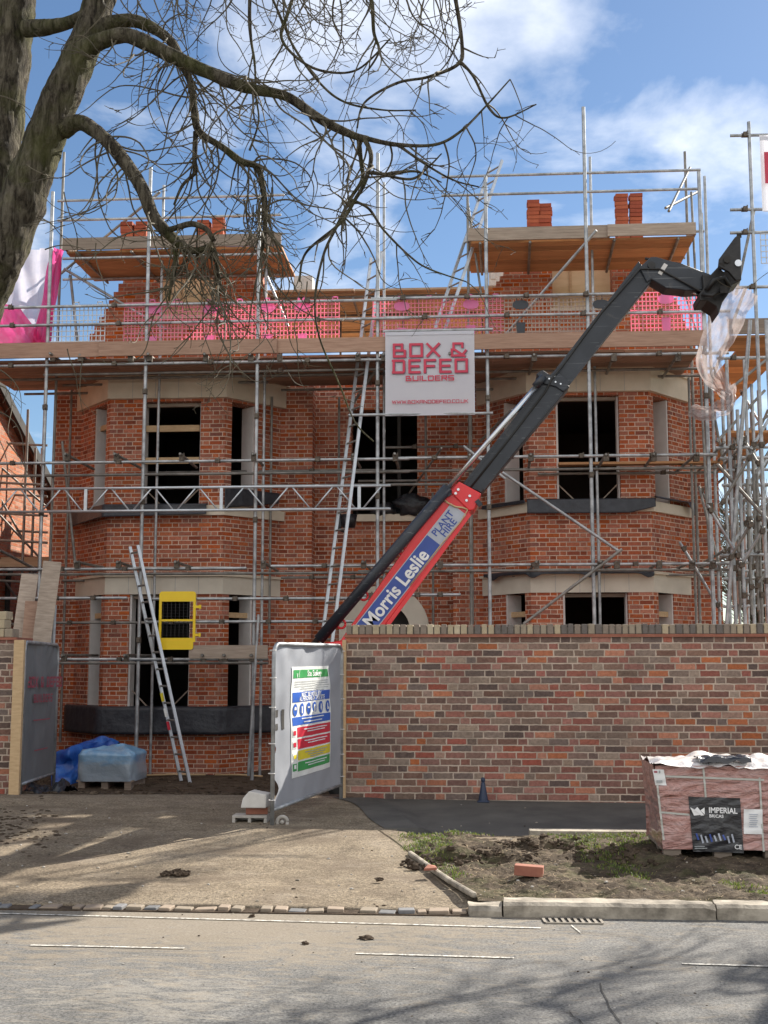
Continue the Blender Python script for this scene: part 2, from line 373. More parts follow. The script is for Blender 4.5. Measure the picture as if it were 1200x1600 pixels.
def redpaint():
    m, t, b = newmat('red_paint'); r = ramp(t, [(.35, (.68, .012, .022)), (.75, (.75, .03, .035))]); L(t, tex(t, 5, 6), r.inputs[0])
    gr = ramp(t, [(.55, (0, 0, 0)), (.8, (.3, .3, .3))]); L(t, tex(t, 14, 8, .7), gr.inputs[0])
    L(t, mixc(t, gr.outputs[0], r.outputs[0], (.25, .08, .06)), b.inputs['Base Color']); b.inputs['Roughness'].default_value = .35; b.inputs['Coat Weight'].default_value = .2
    return m
M['red'] = redpaint()
M['boom_black'] = noisy('boom_black', (.012, .016, .024), (.026, .032, .044), 3, .4, .0, .08, stretch=(1, 1, 1))
def worn(m):
    t = m.node_tree; b = t.nodes['Principled BSDF']; src = b.inputs['Base Color'].links[0].from_socket
    sc_ = ramp(t, [(.60, (0, 0, 0)), (.66, (1, 1, 1))]); L(t, tex(t, 3.0, 9, .75, dist=1.5), sc_.inputs[0])
    ln_ = ramp(t, [(.635, (0, 0, 0)), (.66, (1, 1, 1))]); mp = N(t, 'ShaderNodeMapping'); mp.inputs['Rotation'].default_value = (0, R(52), 0); mp.inputs['Scale'].default_value = (1.2, 40, 40)
    L(t, N(t, 'ShaderNodeTexCoord').outputs['Object'], mp.inputs[0]); nn = N(t, 'ShaderNodeTexNoise', i_Scale=1.0, i_Detail=4.0); L(t, mp.outputs[0], nn.inputs['Vector']); L(t, nn.outputs['Fac'], ln_.inputs[0])
    c = mixc(t, mth(t, 'MULTIPLY', sc_.outputs[0], .30), src, (.12, .11, .10)); c = mixc(t, mth(t, 'MULTIPLY', ln_.outputs[0], .5), c, (.16, .17, .18))
    L(t, c, b.inputs['Base Color']); return m
worn(M['boom_black'])
M['iron'] = noisy('iron', (.012, .012, .014), (.035, .033, .032), 9, .5, .2, .3)
M['chrome'] = flat('chrome', (.62, .64, .67), .25, .9)
M['rubber'] = flat('rubber', (.02, .02, .02), .6)
M['sticker_blue'] = flat('sticker_blue', (.035, .075, .32), .4); M['sticker_grey'] = flat('sticker_grey', (.42, .45, .52), .4)
M['white'] = flat('white', (.78, .78, .78), .5); M['ink'] = flat('ink', (.03, .04, .09), .5)
M['banner'] = cloth('banner', (.70, .71, .78), .3, .6, c2=(.74, .75, .81), bmp=.1)
M['banner_red'] = flat('banner_red', (.55, .04, .085), .55); M['banner_shadow'] = flat('banner_shadow', (.20, .09, .15), .55)
M['yellow'] = noisy('yellow', (.82, .56, .010), (.88, .63, .015), 4, .4, bmp=.05)
M['alu'] = noisy('alu', (.46, .50, .54), (.62, .66, .70), 6, .4, .55, .1)
M['pink_wire'] = cloth('pink_wire', (.95, .42, .54), .55, .5, bmp=0); M['pink_pad'] = cloth('pink_pad', (.90, .33, .60), .5, .5, bmp=0)
M['tan_wire'] = flat('tan_wire', (.40, .30, .25), .6); M['grey_wire'] = flat('grey_wire', (.50, .52, .55), .45, .5)
M['pad_dark'] = flat('pad_dark', (.03, .035, .045), .5)
M['net_pink'] = cloth('net_pink', (.90, .07, .34), .65, .7, thin=.12, c2=(.88, .14, .42)); M['net_white'] = cloth('net_white', (.62, .60, .68), .5, .7, thin=.3)
M['film'] = cloth('film', (.50, .43, .42), .35, .4, thin=.6, c2=(.64, .56, .55), scale=5)
M['sheet_grey'] = cloth('sheet_grey', (.31, .33, .365), .18, .5, c2=(.39, .41, .45), scale=2, bmp=.15)
M['sheet_far'] = cloth('sheet_far', (.17, .185, .195), .15, .6, c2=(.22, .235, .245), scale=2)
M['faint_red'] = flat('faint_red', (.34, .07, .10), .6)
for nm, c in (('p_white', (.80, .82, .80)), ('p_green', (.05, .34, .10)), ('p_blue', (.03, .12, .50)), ('p_red', (.62, .03, .06)), ('p_yellow', (.75, .62, .04)), ('p_text', (.75, .78, .8)), ('p_grey', (.35, .37, .38))):
    M[nm] = flat(nm, c, .4)
M['blue_tarp'] = noisy('blue_tarp', (.01, .05, .28), (.03, .14, .48), 5, .35, bmp=.7, bscale=9, bdist=.03)
M['blue_wrap'] = noisy('blue_wrap', (.10, .28, .52), (.30, .46, .62), 6, .3, bmp=.7, bscale=10, bdist=.02, coat=.3)
def wrapmat():                                           # stretch film: pale grey round the sides, blue sheet over the top
    m = M['blue_wrap']; t = m.node_tree; b = t.nodes['Principled BSDF']; src = b.inputs['Base Color'].links[0].from_socket
    co = N(t, 'ShaderNodeTexCoord').outputs['Generated']; sp_ = N(t, 'ShaderNodeSeparateXYZ'); L(t, co, sp_.inputs[0])
    mk = ramp(t, [(.42, (1, 1, 1)), (.62, (0, 0, 0))]); L(t, mth(t, 'ADD', sp_.outputs[2], mth(t, 'MULTIPLY', mth(t, 'SUBTRACT', tex(t, 5, 6, .6, stretch=(1, 1, 4)), .5), .5)), mk.inputs[0])
    L(t, mixc(t, mth(t, 'MULTIPLY', mk.outputs[0], .75), src, (.33, .36, .38)), b.inputs['Base Color'])
wrapmat()
M['concrete'] = noisy('concrete', (.34, .32, .29), (.48, .45, .41), 9, .9, bmp=.4, bscale=50)
M['concrete_pale'] = noisy('concrete_pale', (.55, .53, .50), (.66, .64, .61), 9, .9, bmp=.3)
M['loose_brick'] = [noisy('loose_brick_%d' % i, c, tuple(x * 1.25 for x in c), 12, .9, bmp=.3) for i, c in enumerate([(.30, .072, .033), (.25, .055, .028), (.33, .088, .042)])]
M['bark'] = None

# ---------------------------------------------------------------- ground materials
def bark(name):
    m, t, b = newmat(name)
    rg = tex(t, 1.0, 9, .68, stretch=(17, 17, 3.2), dist=.9); fine = tex(t, 1.0, 6, .7, stretch=(60, 60, 22))
    cr = ramp(t, [(.38, (.018, .014, .010)), (.47, (.08, .066, .047)), (.56, (.165, .143, .105)), (.72, (.29, .255, .19))]); L(t, mth(t, 'ADD', mth(t, 'MULTIPLY', rg, .8), mth(t, 'MULTIPLY', fine, .2)), cr.inputs[0])
    gm = ramp(t, [(.46, (0, 0, 0)), (.64, (1, 1, 1))]); L(t, tex(t, 2.2, 6, .65), gm.inputs[0])
    c = mixc(t, mth(t, 'MULTIPLY', gm.outputs[0], .5), cr.outputs[0], (.13, .14, .04))
    L(t, c, b.inputs['Base Color']); b.inputs['Roughness'].default_value = .92; b.inputs['Specular IOR Level'].default_value = .2
    bump(t, b, mth(t, 'ADD', rg, mth(t, 'MULTIPLY', fine, .35)), 1.0, .14)
    return m
M['bark'] = bark('bark')
M['twig'] = noisy('twig', (.05, .042, .03), (.125, .105, .065), 3, .8, bmp=0)
def asphalt():
    m, t, b = newmat('asphalt')
    base = ramp(t, [(.3, (.105, .104, .101)), (.7, (.165, .162, .156))]); L(t, tex(t, 1.3, 8, .7), base.inputs[0])
    ag = ramp(t, [(.36, (.45, .45, .45)), (.5, (1, 1, 1)), (.66, (1.65, 1.62, 1.58))]); L(t, tex(t, 62, 4, .78), ag.inputs[0])
    c = mixc(t, 1.0, base.outputs[0], ag.outputs[0], 'MULTIPLY')
    # tan mud dragged out of the gateway: strongest around x -2..0, y 7.2..8.6
    co = N(t, 'ShaderNodeTexCoord').outputs['Object']; s = N(t, 'ShaderNodeSeparateXYZ'); L(t, co, s.inputs[0])
    ex = mth(t, 'DIVIDE', mth(t, 'ADD', s.outputs[0], 1.6), 2.1); ey = mth(t, 'DIVIDE', mth(t, 'SUBTRACT', s.outputs[1], 8.6), 1.5)
    e = mth(t, 'EXPONENT', mth(t, 'MULTIPLY', -1.0, mth(t, 'ADD', mth(t, 'MULTIPLY', ex, ex), mth(t, 'MULTIPLY', ey, ey))))
    st = tex(t, 3.0, 8, .7, stretch=(.9, 2.2, 1), dist=2.2)
    mm = ramp(t, [(.40, (0, 0, 0)), (.60, (1, 1, 1))]); L(t, mth(t, 'ADD', mth(t, 'MULTIPLY', e, .38), mth(t, 'SUBTRACT', st, .16)), mm.inputs[0])
    c = mixc(t, mth(t, 'MULTIPLY', mm.outputs[0], .5), c, (.29, .235, .165))
    # pale swirled tyre smears nearer the camera
    ex2 = mth(t, 'DIVIDE', mth(t, 'ADD', s.outputs[0], 1.55), .75); ey2 = mth(t, 'DIVIDE', mth(t, 'SUBTRACT', s.outputs[1], 6.4), .55)
    e2 = mth(t, 'EXPONENT', mth(t, 'MULTIPLY', -1.0, mth(t, 'ADD', mth(t, 'MULTIPLY', ex2, ex2), mth(t, 'MULTIPLY', ey2, ey2))))
    sw = ramp(t, [(.50, (0, 0, 0)), (.60, (1, 1, 1))]); L(t, mth(t, 'ADD', mth(t, 'MULTIPLY', e2, .2), mth(t, 'SUBTRACT', tex(t, 2.2, 6, .6, stretch=(1, 2.6, 1), dist=3.5), .10)), sw.inputs[0])
    c = mixc(t, mth(t, 'MULTIPLY', sw.outputs[0], .35), c, (.34, .31, .26))
    L(t, c, b.inputs['Base Color']); b.inputs['Roughness'].default_value = .9; b.inputs['Specular IOR Level'].default_value = .25
    bump(t, b, tex(t, 130, 3, .7), .6, .006); return m
def gravelly():
    m, t, b = newmat('apron')
    base = ramp(t, [(.25, (.125, .10, .075)), (.5, (.225, .185, .135)), (.75, (.29, .245, .19))]); L(t, tex(t, 1.7, 8, .7), base.inputs[0])
    ag = ramp(t, [(.34, (.38, .37, .36)), (.5, (1, 1, 1)), (.68, (1.75, 1.7, 1.62))]); L(t, tex(t, 46, 4, .8), ag.inputs[0])
    c = mixc(t, 1.0, base.outputs[0], ag.outputs[0], 'MULTIPLY')
    mk = ramp(t, [(.48, (0, 0, 0)), (.64, (1, 1, 1))]); L(t, tex(t, .9, 7, .65, stretch=(1, 1.8, 1)), mk.inputs[0])
    c = mixc(t, mth(t, 'MULTIPLY', mk.outputs[0], .65), c, (.13, .10, .075))
    m2 = ramp(t, [(.54, (0, 0, 0)), (.62, (1, 1, 1))]); L(t, tex(t, 3.2, 9, .75, stretch=(1, 2.4, 1), dist=1.0), m2.inputs[0]); c = mixc(t, mth(t, 'MULTIPLY', m2.outputs[0], .5), c, (.085, .065, .048))
    m3 = ramp(t, [(.56, (0, 0, 0)), (.70, (1, 1, 1))]); L(t, tex(t, 2.1, 8, .7, stretch=(1, 2.0, 1)), m3.inputs[0]); c = mixc(t, mth(t, 'MULTIPLY', m3.outputs[0], .4), c, (.40, .35, .28))
    L(t, c, b.inputs['Base Color']); b.inputs['Roughness'].default_value = .95; b.inputs['Specular IOR Level'].default_value = .2
    bump(t, b, tex(t, 90, 3, .75), .8, .012); return m
def soil(name, c0, c1, c2, grass=0.0):
    m, t, b = newmat(name)
    base = ramp(t, [(.3, c0), (.5, c1), (.72, c2)]); L(t, tex(t, 5, 9, .72), base.inputs[0]); c = base.outputs[0]
    ag = ramp(t, [(.3, (.5, .5, .5)), (.6, (1.1, 1.1, 1.1)), (.8, (1.6, 1.55, 1.5))]); L(t, tex(t, 42, 4, .75), ag.inputs[0])
    c = mixc(t, .8, c, ag.outputs[0], 'MULTIPLY')
    if grass:
        g = ramp(t, [(.50, (0, 0, 0)), (.60, (1, 1, 1))]); L(t, tex(t, 2.4, 8, .7), g.inputs[0])
        c = mixc(t, mth(t, 'MULTIPLY', g.outputs[0], grass), c, (.09, .12, .03))
    L(t, c, b.inputs['Base Color']); b.inputs['Roughness'].default_value = .95; b.inputs['Specular IOR Level'].default_value = .2
    bump(t, b, tex(t, 40, 5, .75), .9, .02); return m
M['asphalt'] = asphalt(); M['apron'] = gravelly()
M['mud'] = soil('mud', (.045, .032, .022), (.085, .062, .044), (.16, .12, .085))
M['verge'] = soil('verge', (.032, .024, .017), (.085, .064, .045), (.20, .155, .11), .22)
M['earth'] = soil('earth', (.10, .08, .05), (.14, .11, .07), (.18, .15, .09), .6)
M['footpath'] = noisy('footpath', (.055, .052, .049), (.115, .108, .098), 1.7, .92, bmp=.8, bscale=110, bdist=.012, p0=.34, p1=.72)
M['line'] = noisy('line', (.19, .18, .165), (.66, .64, .58), 38, .85, bmp=.3, p0=.40, p1=.58)
M['kerb'] = noisy('kerb', (.11, .095, .075), (.40, .355, .29), 5, .95, bmp=.6, bscale=30, bdist=.012, p0=.32, p1=.6)

def nz(x, y, s=1.0, z=0.0): return noise.noise(Vector((x * s, y * s, z)))
def ss(a, b, x): x = max(0, min(1, (x - a) / (b - a))); return x * x * (3 - 2 * x)
def site_z(x, y):
    base = -.15 - .034 * (1 - ss(8.72, 9.3, y)) + .19 * ss(8.7, 13.6, y) - .34 * ss(13.7, 17.0, y)
    r = ss(13.9, 15.5, y)
    return base + (.010 * nz(x, y, 1.4) + .004 * nz(x, y, 6)) + r * (.05 * nz(x, y, 1.1, 3) + .03 * nz(x, y, 3.1, 5))
def fp_z(x, y): return -.095 + .13 * ss(11.4, 13.75, y) - .018 * (x + 1.4) * ss(9, 13.7, y) * .5
g = MB(); g.span(-600, 600, -300, 1500, -.9, -.6); setting('ground', g, M['earth'])
g = MB(); g.grid(lambda a, b: (-60 + 120 * a, -9 + 17.66 * b, -.2 + .02 * math.cos((b - .5) * 3)), 8, 90); setting('road', g, M['asphalt'])
g = MB(); g.span(-60, 60, -14, -9, -.5, -.08); setting('opposite_pavement', g, M['footpath'])
def path_x(y): return -1.5 + (13.76 - y) * .35 + .05 * math.sin(y * 3)
def drive_z(x, y):
    return site_z(x, y) - .09 * ss(path_x(y) + .1, path_x(y) + .3, x) * ss(11.3, 11.7, y)
g = MB(); g.grid(lambda a, b: (lambda x, y: (x, y, drive_z(x, y)))(-14 + 22 * a, 8.735 + 5.4 * max(0, b - 1 / 70)), 240, 70)
for q_ in range(241): g.v[q_].z -= .12
setting('driveway', g, M['apron'], smooth=True)
g = MB(); g.grid(lambda a, b: (lambda x, y: (x, y, site_z(x, y) - .012 * (1 - ss(14.0, 14.6, y)) + .006 * ss(14.0, 14.3, y)))(-14 + 24 * a, 13.9 + 16 * b), 170, 130)
setting('site_mud', g, M['mud'], smooth=True)
# edging line between driveway and verge, then the footpath behind the verge
EDGE = [G(640, 1335, -.09), G(672, 1358, -.1), G(706, 1381, -.11), G(742, 1402, -.12)]
def edge_x(y):
    ys = [p.y for p in EDGE]
    for a, b in zip(EDGE[:-1], EDGE[1:]):
        if b.y <= y <= a.y: return a.x + (b.x - a.x) * (a.y - y) / (a.y - b.y)
    return EDGE[0].x + (y - EDGE[0].y) * -.35 if y > EDGE[0].y else EDGE[-1].x
def verge_z(x, y):
    e = min(1, max(0, (x - edge_x(y)) / .25)) * min(1, max(0, (11.62 - y) / .2)) * min(1, (y - 8.76) / .15)
    b = -.125 + .055 * ss(8.8, 11.5, y)
    hole = sum(-.09 * math.exp(-(((x - a) / .13) ** 2 + ((y - c) / .12) ** 2)) + .05 * math.exp(-(((x - a - .05) / .22) ** 2 + ((y - c - .2) / .12) ** 2)) for a, c in HOLES)
    return b + max(0, e) * (.03 + .045 * nz(x, y, 2.3, 7) + .03 * nz(x, y, 6, 9) + .020 * nz(x, y, 14, 2) + .012 * nz(x, y, 31, 4) + hole)
HOLES = [tuple(G(u, v, -.08)[:2]) for u, v in ((640 + 300, 1345), (778, 1347), (820, 1332), (870, 1330), (945, 1338), (700, 1345), (990, 1350))]
g = MB()
NX, NY = 330, 150
def vf(a, b):
    y = 8.76 + 2.88 * b; x0 = edge_x(y) + .02; x = x0 + (9 - x0) * (a ** 1.6); return (x, y, max(verge_z(x, y), site_z(x, y) + .004 if a < .02 else -9))
g.grid(vf, NX, NY); setting('verge', g, M['verge'], smooth=True)
g = MB(); g.grid(lambda a, b: (lambda y: (lambda x0: (x0 + (10 - x0) * a, y, max(fp_z(x0 + (10 - x0) * a, y), site_z(x0 + (10 - x0) * a, y) + .004 if a < .04 else -9) + .004))(path_x(y)))(11.62 + 2.2 * b), 60, 20)
for q_ in range(61): g.v[q_].z -= .12; g.v[q_].y += .03
setting('footpath', g, M['footpath'])
# kerbs
def roughen(o, amt, sc, cuts=5):                          # chip and wear a cast or cut stone
    bm = bmesh.new(); bm.from_mesh(o.data); bmesh.ops.subdivide_edges(bm, edges=[e for e in bm.edges if e.calc_length() > .05], cuts=cuts, use_grid_fill=True)
    for e in range(1):
        bmesh.ops.subdivide_edges(bm, edges=[e for e in bm.edges if e.calc_length() > .04], cuts=2, use_grid_fill=True)
    for v in bm.verts:
        p = v.co + o.location; k = sum(1 for f in v.link_faces for g_ in v.link_faces if f.normal.dot(g_.normal) < .5) > 0
        v.co += Vector([noise.noise(p * sc + Vector((i * 9.1, 0, 0))) for i in range(3)]) * amt * (1.6 if k else .6)
        if k and noise.noise(p * 6) > .25: v.co.z -= amt * 1.4
    bm.normal_update(); bm.to_mesh(o.data); bm.free()
random.seed(5)
kx = [X(730, 8.64, 1410), X(786, 8.64, 1410), X(1120, 8.6, 1425), X(1120, 8.6, 1425) + 1.0, X(1120, 8.6, 1425) + 2, X(1120, 8.6, 1425) + 3]
for i, (a, b) in enumerate(zip(kx[:-1], kx[1:])):
    g = MB(); z1 = -.105 - (.03 if i == 0 else 0) + random.uniform(-.006, .006)
    p = [(a + .006, 8.6, -.3), (a + .006, 8.6, z1 - .02), (a + .006, 8.63, z1), (a + .006, 8.77, z1 + .004), (a + .006, 8.77, -.3)]
    if i == 0: p[1] = (a + .006, 8.6, z1 - .03)
    g.prism(p, (b - a - .012, -.02 * i if i else 0, 0))
    solo('kerb_stone', g, M['kerb'], ['short dropped kerb stone at the corner where the edging meets the road', 'long pale kerb stone above the drain grate, edging the muddy verge',
         'kerb stone at the right edge below the brick pallet', 'kerb stone further right along the verge', 'kerb stone past the right edge of the verge'][min(i, 4)], 'kerb', (a, 8.6, -.2), 'kerb stones along the verge'); roughen(bpy.data.objects[[o.name for o in bpy.data.objects if o.name.startswith('kerb_stone')][-1]], .008, 9)
g = MB(); pts = [p + Vector((0, 0, .012)) for p in EDGE]
for a, b in zip(pts[:-1], pts[1:]): g.bar(a - (a - b) * .01, b + (a - b) * .01, .042, .042)
solo('verge_edging', g, M['kerb'], 'narrow curved concrete edging between the sandy driveway and the muddy verge', 'edging', EDGE[1], bevel=.016)
g = MB(); a = G(828, 1313, -.09); g.span(a.x, 6, 11.54, 11.72, -.25, -.008)
solo('path_edging', g, M['kerb'], 'straight pale concrete edging strip between the dark footpath and the verge', 'edging', (a.x, 11.6, -.1), bevel=.006)
# granite setts across the gateway
x = X(-60, 8.66, 1405); k = 0; GX = [noisy('sett_%d' % i, c, tuple(q * 1.3 for q in c), 14, .85, bmp=.5) for i, c in enumerate([(.20, .165, .125), (.15, .15, .155), (.235, .185, .14), (.11, .112, .116)])]
while x < X(728, 8.66, 1412):
    wd = random.uniform(.075, .16); g = MB()
    if random.random() < .16: x += wd; continue
    zc = -.190 + random.uniform(-.010, .010); g.box((x + wd / 2, 8.675 + random.uniform(-.014, .014), zc - .03), (wd - random.uniform(.008, .026), random.uniform(.09, .125), .09), Matrix.Rotation(random.uniform(-.12, .12), 3, 'Z') @ Matrix.Rotation(random.uniform(-.06, .06), 3, 'Y'))
    solo('granite_sett', g, GX[random.choice([0, 0, 2, 2, 1, 3, 0])], 'small worn granite sett in the flush row across the gateway', 'sett', (x, 8.67, -.16), 'row of granite setts across the gateway', bevel=.007)
    x += wd; k += 1
g = MB(); g.span(-14, X(732, 8.66, 1412), 8.59, 8.76, -.4, -.19); setting('sett_bed', g, M['mud'])
# road paint
def stripe(u0, v0, u1, v1, wd, label, name, grp=None):
    a, b = G(u0, v0, -.18), G(u1, v1, -.18); g = MB(); n = 24
    for i in range(n):
        p, q = a + (b - a) * i / n, a + (b - a) * (i + 1) / n
        zf = lambda y: -.2 + .02 * math.cos(((y + 9) / 17.66 - .5) * 3) + .006
        o0 = .004 * nz(i * 3.1, 1); o1 = .004 * nz(i * 3.1 + 3.1, 1)
        g.face((p.x, p.y - wd / 2 + o0, zf(p.y)), (q.x, q.y - wd / 2 + o1, zf(q.y)), (q.x, q.y + wd / 2 + o1, zf(q.y)), (p.x, p.y + wd / 2 + o0, zf(p.y)))
    o = setting(name, g, M['line']); o['label'] = label
    return o
stripe(-40, 1423, 845, 1447, .024, 'thin worn white line along the road edge', 'road_line')
stripe(48, 1474, 288, 1479, .024, 'left white dash on the road', 'road_dash')
stripe(556, 1487, 803, 1494, .024, 'middle white dash on the road', 'road_dash')
stripe(1066, 1503, 1330, 1511, .024, 'right white dash on the road', 'road_dash')
stripe(893, 1443, 908, 1455, .05, 'white paint dab by the drain', 'road_line')

# ---------------------------------------------------------------- the house being built
YB, YM, YR = 20.4, 21.35, 21.72
HX0, HX1 = -7.5, 4.36
house = thing('brick_house', 'unfinished two storey red brick house with two bays, stepped gables and no roof', 'house', (-1.55, YM, -.3))
def wallp(mb, p0, p1, z0, z1, holes=(), t=.33):
    # a wall face from p0 to p1 (outside on the right hand of p0->p1 turned to -normal), with openings (s0, s1, za, zb)
    p0 = Vector((*p0, 0)); p1 = Vector((*p1, 0)); d = p1 - p0; Ln = d.length; d.normalize(); n = Vector((d.y, -d.x, 0)); bk = -n * t
    ss_ = sorted({0, Ln, *[h[0] for h in holes], *[h[1] for h in holes]}); zs = sorted({z0, z1, *[h[2] for h in holes], *[h[3] for h in holes]})
    inh = lambda s, z: any(h[0] < s < h[1] and h[2] < z < h[3] for h in holes)
    pt = lambda s, z, o=Vector((0, 0, 0)): p0 + d * s + Vector((0, 0, z)) + o
    for a, b in zip(ss_[:-1], ss_[1:]):
        for c, e in zip(zs[:-1], zs[1:]):
            if inh((a + b) / 2, (c + e) / 2): continue
            mb.face(pt(a, c), pt(b, c), pt(b, e), pt(a, e)); mb.face(pt(b, c, bk), pt(a, c, bk), pt(a, e, bk), pt(b, e, bk))
    for (a, b, c, e) in holes:
        mb.face(pt(a, c), pt(a, e), pt(a, e, bk), pt(a, c, bk)); mb.face(pt(b, c, bk), pt(b, e, bk), pt(b, e), pt(b, c))
        mb.face(pt(a, e), pt(b, e), pt(b, e, bk), pt(a, e, bk)); mb.face(pt(a, c, bk), pt(b, c, bk), pt(b, c), pt(a, c))
    mb.face(pt(0, z1), pt(Ln, z1), pt(Ln, z1, bk), pt(0, z1, bk))
    mb.face(pt(0, z0), pt(0, z1), pt(0, z1, bk), pt(0, z0, bk)); mb.face(pt(Ln, z0, bk), pt(Ln, z1, bk), pt(Ln, z1), pt(Ln, z0))
ZT = 6.62
BAYS = [(-6.2, -4.18, -7.02, -3.35), (1.03, 3.05, .25, 3.82)]
zU0, zU1 = Z(786, YB), Z(622, YB); zL0, zL1 = Z(1108, YB), Z(927, YB)
wm = MB()
wallp(wm, (HX0, YM), (-7.02, YM), -.6, ZT); wallp(wm, (-3.35, YM), (-2.78, YM), -.6, ZT)
wallp(wm, (-.28, YM), (.25, YM), -.6, ZT); wallp(wm, (3.82, YM), (HX1, YM), -.6, ZT)
wallp(wm, (-2.78, YM + .33), (-2.78, YR), -.6, ZT, t=.2); wallp(wm, (-.28, YR), (-.28, YM + .33), -.6, ZT, t=.2)
for bx in BAYS:                                          # wall over each bay, carrying the gable
    wallp(wm, (bx[2], YM), (bx[3], YM), 6.35, ZT)
# recessed centre wall with the arched door and a window over it
ax, ar = -1.51, .46; az = Z(985, YR)
cw0, cw1 = X(549, YR, 730), X(652, YR, 730); cz0, cz1 = Z(804, YR), Z(640, YR)
wallp(wm, (-2.78, YR), (-.28, YR), -.6, ZT, [(ax - ar + 2.78, ax + ar + 2.78, -.3, az + .45), (cw0 + 2.78, cw1 + 2.78, cz0, cz1)])
wallp(wm, (HX1, YM + .33), (HX1, 29), -.6, ZT); wallp(wm, (HX0, 29), (HX0, YM + .33), -.6, 4.6); wallp(wm, (HX1, 29), (HX0, 29), -.6, ZT)
obj('wall', wm, M['house_brick'], house)
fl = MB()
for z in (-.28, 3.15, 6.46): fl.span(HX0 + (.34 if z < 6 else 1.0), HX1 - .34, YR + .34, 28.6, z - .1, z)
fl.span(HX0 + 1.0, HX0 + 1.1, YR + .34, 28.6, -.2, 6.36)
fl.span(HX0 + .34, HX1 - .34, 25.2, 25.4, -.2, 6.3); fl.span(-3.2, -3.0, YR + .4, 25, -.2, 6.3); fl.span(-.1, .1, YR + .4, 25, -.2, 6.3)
obj('blackout_floor_deck', fl, M['dark'], house)  # dark floors and partitions added to block light, keeping the window openings black
g = MB(); g.span(HX0 + 1.05, HX1 - .4, YR + .36, 28.5, 6.465, 6.49); obj('bounce_deck', g, M['board'], house)  # unseen lighter floor added to bounce sun up onto the deck boards
def bay(bx, upx, lox, left):
    fx0, fx1, mx0, mx1 = bx
    b = MB(); Ls = math.hypot(fx0 - mx0, YM - YB)
    fr = lambda u: X(u, YB, 800) - fx0
    up = (fr(upx[0]), fr(upx[1]), zU0, zU1); lo = (fr(lox[0]), fr(lox[1]), zL0, zL1)
    so = lambda z0, z1: [(.12 * Ls, .53 * Ls, z0, z1)]; sl = lambda z0, z1: [(.47 * Ls, .88 * Ls, z0, z1)]
    wallp(b, (fx0, YB), (fx1, YB), -.6, 6.1, [up, lo], .3)
    wallp(b, (fx1, YB), (mx1, YM), -.6, 6.1, so(zL0, zL1) + so(zU0, zU1), .3)
    wallp(b, (mx0, YM), (fx0, YB), -.6, 6.1, sl(zL0, zL1) + sl(zU0, zU1), .3)
    o = obj('bay', b, M['house_brick'], house)
    # stone bands wrap the three faces, standing a little proud
    def band(z0, z1, pr, nm, grow=0.0, mat='stone'):
        g = MB(); k = pr
        n1 = Vector(((YM - YB), -(mx1 - fx1), 0)).normalized()   # outward normal of the right cheek
        q = [(mx0 - pr * 1.3, YM - .01), (fx0 - pr * .5, YB - pr), (fx1 + pr * .5, YB - pr), (mx1 + pr * 1.3, YM - .01)]
        qi = [(mx0 + .25, YM - .01), (fx0 + .1, YB + .25), (fx1 - .1, YB + .25), (mx1 - .25, YM - .01)]
        for i in range(3):
            a, c = q[i], q[i + 1]; ai, ci = qi[i], qi[i + 1]
            g.face((*a, z0), (*c, z0), (*c, z1), (*a, z1)); g.face((*ai, z0), (*a, z0), (*a, z1), (*ai, z1)) if i == 0 else None
            g.face((*a, z1), (*c, z1), (*ci, z1), (*ai, z1)); g.face((*ai, z0), (*ci, z0), (*c, z0), (*a, z0)); g.face((*ci, z0), (*ai, z0), (*ai, z1), (*ci, z1))
        a = q[3]; ai = qi[3]; g.face((*a, z0), (*ai, z0), (*ai, z1), (*a, z1))
        # joints between the stone blocks
        return obj(nm, g, M[mat], o)
    band(6.1, Z(583, YB), .07, 'cornice'); band(Z(583, YB), Z(583, YB) + .05, .12, 'cornice_lip')
    band(zL1, Z(899, YB), .012, 'lintel', mat='stone_pale'); band(Z(899, YB), Z(899, YB) + .045, .05, 'lintel_lip')
    band(zU0 - .185, zU0 - .012, .06, 'sill')
    band(zL0 - .16, zL0 - .012, .06, 'sill')
    g = MB(); n = 5
    for z0, z1, pr in ((zL1 + .004, Z(899, YB) - .004, .0135), (6.104, Z(583, YB) - .004, .0715)):
        for i in range(1, n):
            x = fx0 + (fx1 - fx0) * i / n; g.span(x - .004, x + .004, YB - pr - .001, YB - pr + .02, z0, z1)
    obj('joint', g, M['grey_block'], o)
    g = MB(); g.prism([(mx0, YM, 6.3), (fx0, YB + .1, 6.3), (fx1, YB + .1, 6.3), (mx1, YM, 6.3)], (0, 0, .12)); obj('bay_roof_slab', g, M['dark'], o)
    g = MB(); g.prism([(mx0 + .3, YM, 3.0), (fx0 + .1, YB + .31, 3.0), (fx1 - .1, YB + .31, 3.0), (mx1 - .3, YM, 3.0)], (0, 0, .15)); obj('bay_floor_slab', g, M['dark'], o)
    # white cavity boards lining the jambs
    for (s0, s1, z0, z1) in (up, lo):
        g = MB(); g.span(fx0 + s0 + .002, fx0 + s0 + .035, YB + .03, YB + .29, z0 + .01, z1 - .01); obj('window_jamb', g, M['white_board'], o)
        g = MB(); g.span(fx0 + s1 - .03, fx0 + s1 - .002, YB + .1, YB + .29, z0 + .01, z1 - .01); obj('window_jamb', g, M['white_board'], o)
        g = MB(); g.span(fx0 + s0 + .04, fx0 + s1 - .035, YB + .12, YB + .2, z1 - .07, z1 - .012); obj('window_head', g, M['plank_grey'], o)
        for sx in (1, -1):                              # thin raking struts in the bottom corners
            x = fx0 + (s0 + .04 if sx > 0 else s1 - .04); g = MB(); g.bar((x, YB + .15, z0 + .3), (x + sx * .28, YB + .15, z0 + .02), .02, .02); obj('corner_strut', g, M['plank_grey'], o)
